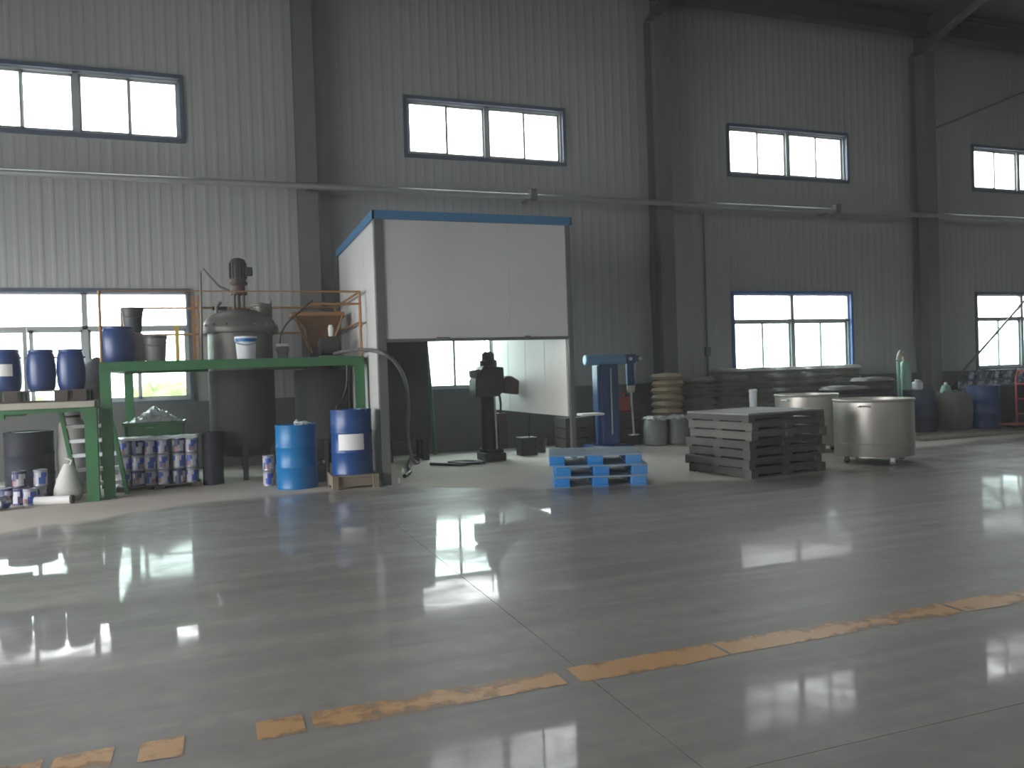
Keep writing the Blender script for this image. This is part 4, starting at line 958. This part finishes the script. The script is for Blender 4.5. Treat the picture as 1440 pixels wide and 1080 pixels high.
# mint standpipe
o = thing('standpipe', 'mint green standpipe pair with a beige elbow by the right column', 'pipe', (13.5, 13.3, 0)); OF = (13.5, 13.3, 0)
MB(OF).tube([(13.38, 13.2, .0), (13.38, 13.2, 1.50)], .036, 12).build('thin_pipe', 'mint', o)
MB(OF).tube([(13.38, 13.2, 1.50), (13.44, 13.22, 1.62), (13.55, 13.28, 1.69), (13.68, 13.34, 1.62), (13.73, 13.36, 1.50)], .048, 12, sub=4).build('elbow', 'beige', o)
MB(OF).lathe([(.11, 0), (.115, .05), (.115, 1.38), (.09, 1.46), (.05, 1.5)], (13.73, 13.36, 0), 18).build('thick_pipe', 'mint', o)
# drums and bags on the right
steel_drum('drum', 'navy drum left of the brown bulk bag, right of the steel tank', (13.45, 12.75, .06), .31, .84, 'navy')
o = thing('jug', 'white plastic jug standing on the navy drum behind the steel tank', 'jug', (13.38, 12.72, .9))
MB().box(-.09, -.07, 0, .09, .07, .17).build('body', 'white', o, bev=.03); MB().cyl(.03, .16, .21, (-.03, 0, 0), 10).build('cap', 'white', o); MB().tube([(.02, 0, .16), (.03, 0, .2), (.08, 0, .19), (.085, 0, .12)], .012, 6).build('handle', 'white', o)
def bulk(label, loc, r, h, mt, seed):
    o = thing('bulk_bag', label, 'bag', loc)
    mb = MB(); vs = []; fs = []; n = 24; lv = [(.92, 0), (1.0, .06), (1.03, .35), (1.02, .65), (.98, .88), (.85, .97), (.4, 1.0)]
    for q, z in lv:
        for i in range(n):
            a = 2*PI*i/n; k = (abs(math.cos(a))**5+abs(math.sin(a))**5)**(-.2)*q*r*(1+.07*noise.noise(Vector((math.cos(a)*2+seed, math.sin(a)*2, z*4))))
            vs.append((k*math.cos(a), k*math.sin(a), z*h))
    for j in range(len(lv)-1):
        for i in range(n): i2 = (i+1) % n; fs.append((j*n+i, j*n+i2, (j+1)*n+i2, (j+1)*n+i))
    fs.append(tuple(range(n))[::-1]); fs.append(tuple(range((len(lv)-1)*n, len(lv)*n)))
    mb.add(vs, fs).build('body', mt, o, smooth=50)
    for sx in (-1, 1):
        for s2 in (-1, 1): MB().tube([(sx*r*.85, s2*r*.6, h*.86), (sx*r*.8, s2*r*.5, h*1.03), (sx*r*.8, s2*r*.2, h*1.03), (sx*r*.85, s2*r*.1, h*.88)], .012, 5, sub=3).build('lifting_loop', mt, o)
    return o
bulk('grey-brown bulk bag between the navy drum and the blue drums', (14.13, 12.6, .06), .31, .76, 'bagbrown', 2)
o = thing('canister', 'tall pale green canister behind the brown bulk bag', 'canister', (14.95, 13.45, 0))
MB().lathe([(.11, 0), (.12, .03), (.12, .8), (.08, .92), (.04, .95)], n=16).build('body', 'mint', o); MB().cyl(.035, .94, 1.0, n=10).build('cap', 'paper', o)
dA = steel_drum('drum', 'blue drum with pale streaks, left of the pair by the right windows', (14.85, 12.45, .06), .31, .88, 'bluep')
dB = steel_drum('drum', 'near-black drum, right one of the pair by the right windows', (15.54, 12.3, 0.06), .31, .88, 'blacklid')
bulk('wrapped grey bulk bag beside the red trolley at the right edge', (16.24, 12.1, .0), .3, .86, 'sackpale', 7)
# low boards in front of them
bl = ['nearest the aisle', 'second from the aisle', 'third from the aisle', 'farthest from the aisle']
for k in range(4):
    y = 11.55+.36*k; p = (13.4, y+.17, 0)
    q = MB(p).box(12.2-.25*k+.2*math.sin(k*3), y, .0, 15.75-.1*k, y+.345, .055+.004*(k % 2)).build('board', 'woodpale', None, bev=.004); q.location = p
    tag(q, 'flat pale board on the floor under the right-hand drums, %s' % bl[k], 'board', 'boards under the drums')
# red hand truck
o = thing('hand_truck', 'red hand truck at the right edge in front of the wrapped bag', 'trolley', (14.95, 11.75, .062)); OF = (15.25, 11.75, 0)
for y in (11.58, 11.92):
    MB(OF).tube([(15.42, y, .12), (15.42, y, 1.05), (15.48, y, 1.15)], .02, 8).build('upright', 'red', o)
for z in (.3, .6, .9): MB(OF).tube([(15.42, 11.58, z), (15.42, 11.92, z)], .016, 8).build('crossbar', 'red', o)
MB(OF).tube([(15.48, 11.58, 1.15), (15.5, 11.75, 1.17), (15.48, 11.92, 1.15)], .018, 8).build('handle', 'red', o)
MB(OF).box(14.95, 11.55, .10, 15.42, 11.95, .125).build('toe_plate', 'red', o, bev=.004)
for y in (11.52, 11.98): MB(OF).lathe([(.05, -.025), (.1, -.02), (.1, .02), (.05, .025)], (15.42, y, .1), 18, 'y').build('wheel', 'cable', o)
# bench of pale tins against the wall
o = thing('bench', 'dark bench along the wall under the rightmost lower window', 'bench', (17.8, 14.7, 0)); OF = (17.8, 14.7, 0)
MB(OF).box(16.6, 14.4, .72, 20.4, 15.1, .77).build('top', 'wooddark', o)
for x in (16.65, 18.4, 20.25):
    for y in (14.45, 14.98): MB(OF).box(x, y, 0, x+.08, y+.08, .72).build('leg', 'wooddark', o)
MB(OF).box(16.7, 14.5, .25, 20.3, 15.0, .28).build('shelf', 'wooddark', o)
pr_ = None; cnt = 0
for L in range(2):
    for k in range(17):
        if L == 1 and k in (0, 3, 8): continue
        x = 16.75+.215*k+.05*L; lb = 'dull grey tin in the %s row on the wall bench, %s from its left end' % (('lower', 'upper')[L], (ordn+['twelfth', 'thirteenth', 'fourteenth', 'fifteenth', 'sixteenth', 'seventeenth'])[k])
        if pr_ is None: pr_ = make_tin(lb, (x, 14.6, .77), .095, .215, True, 'dull tins on the wall bench', ['tind', 'tinw', 'bagbrown']); 
        else: dup(pr_, (x, 14.6+.02*math.sin(k*5), .77+.222*L), R(57*k+20*L), lb)
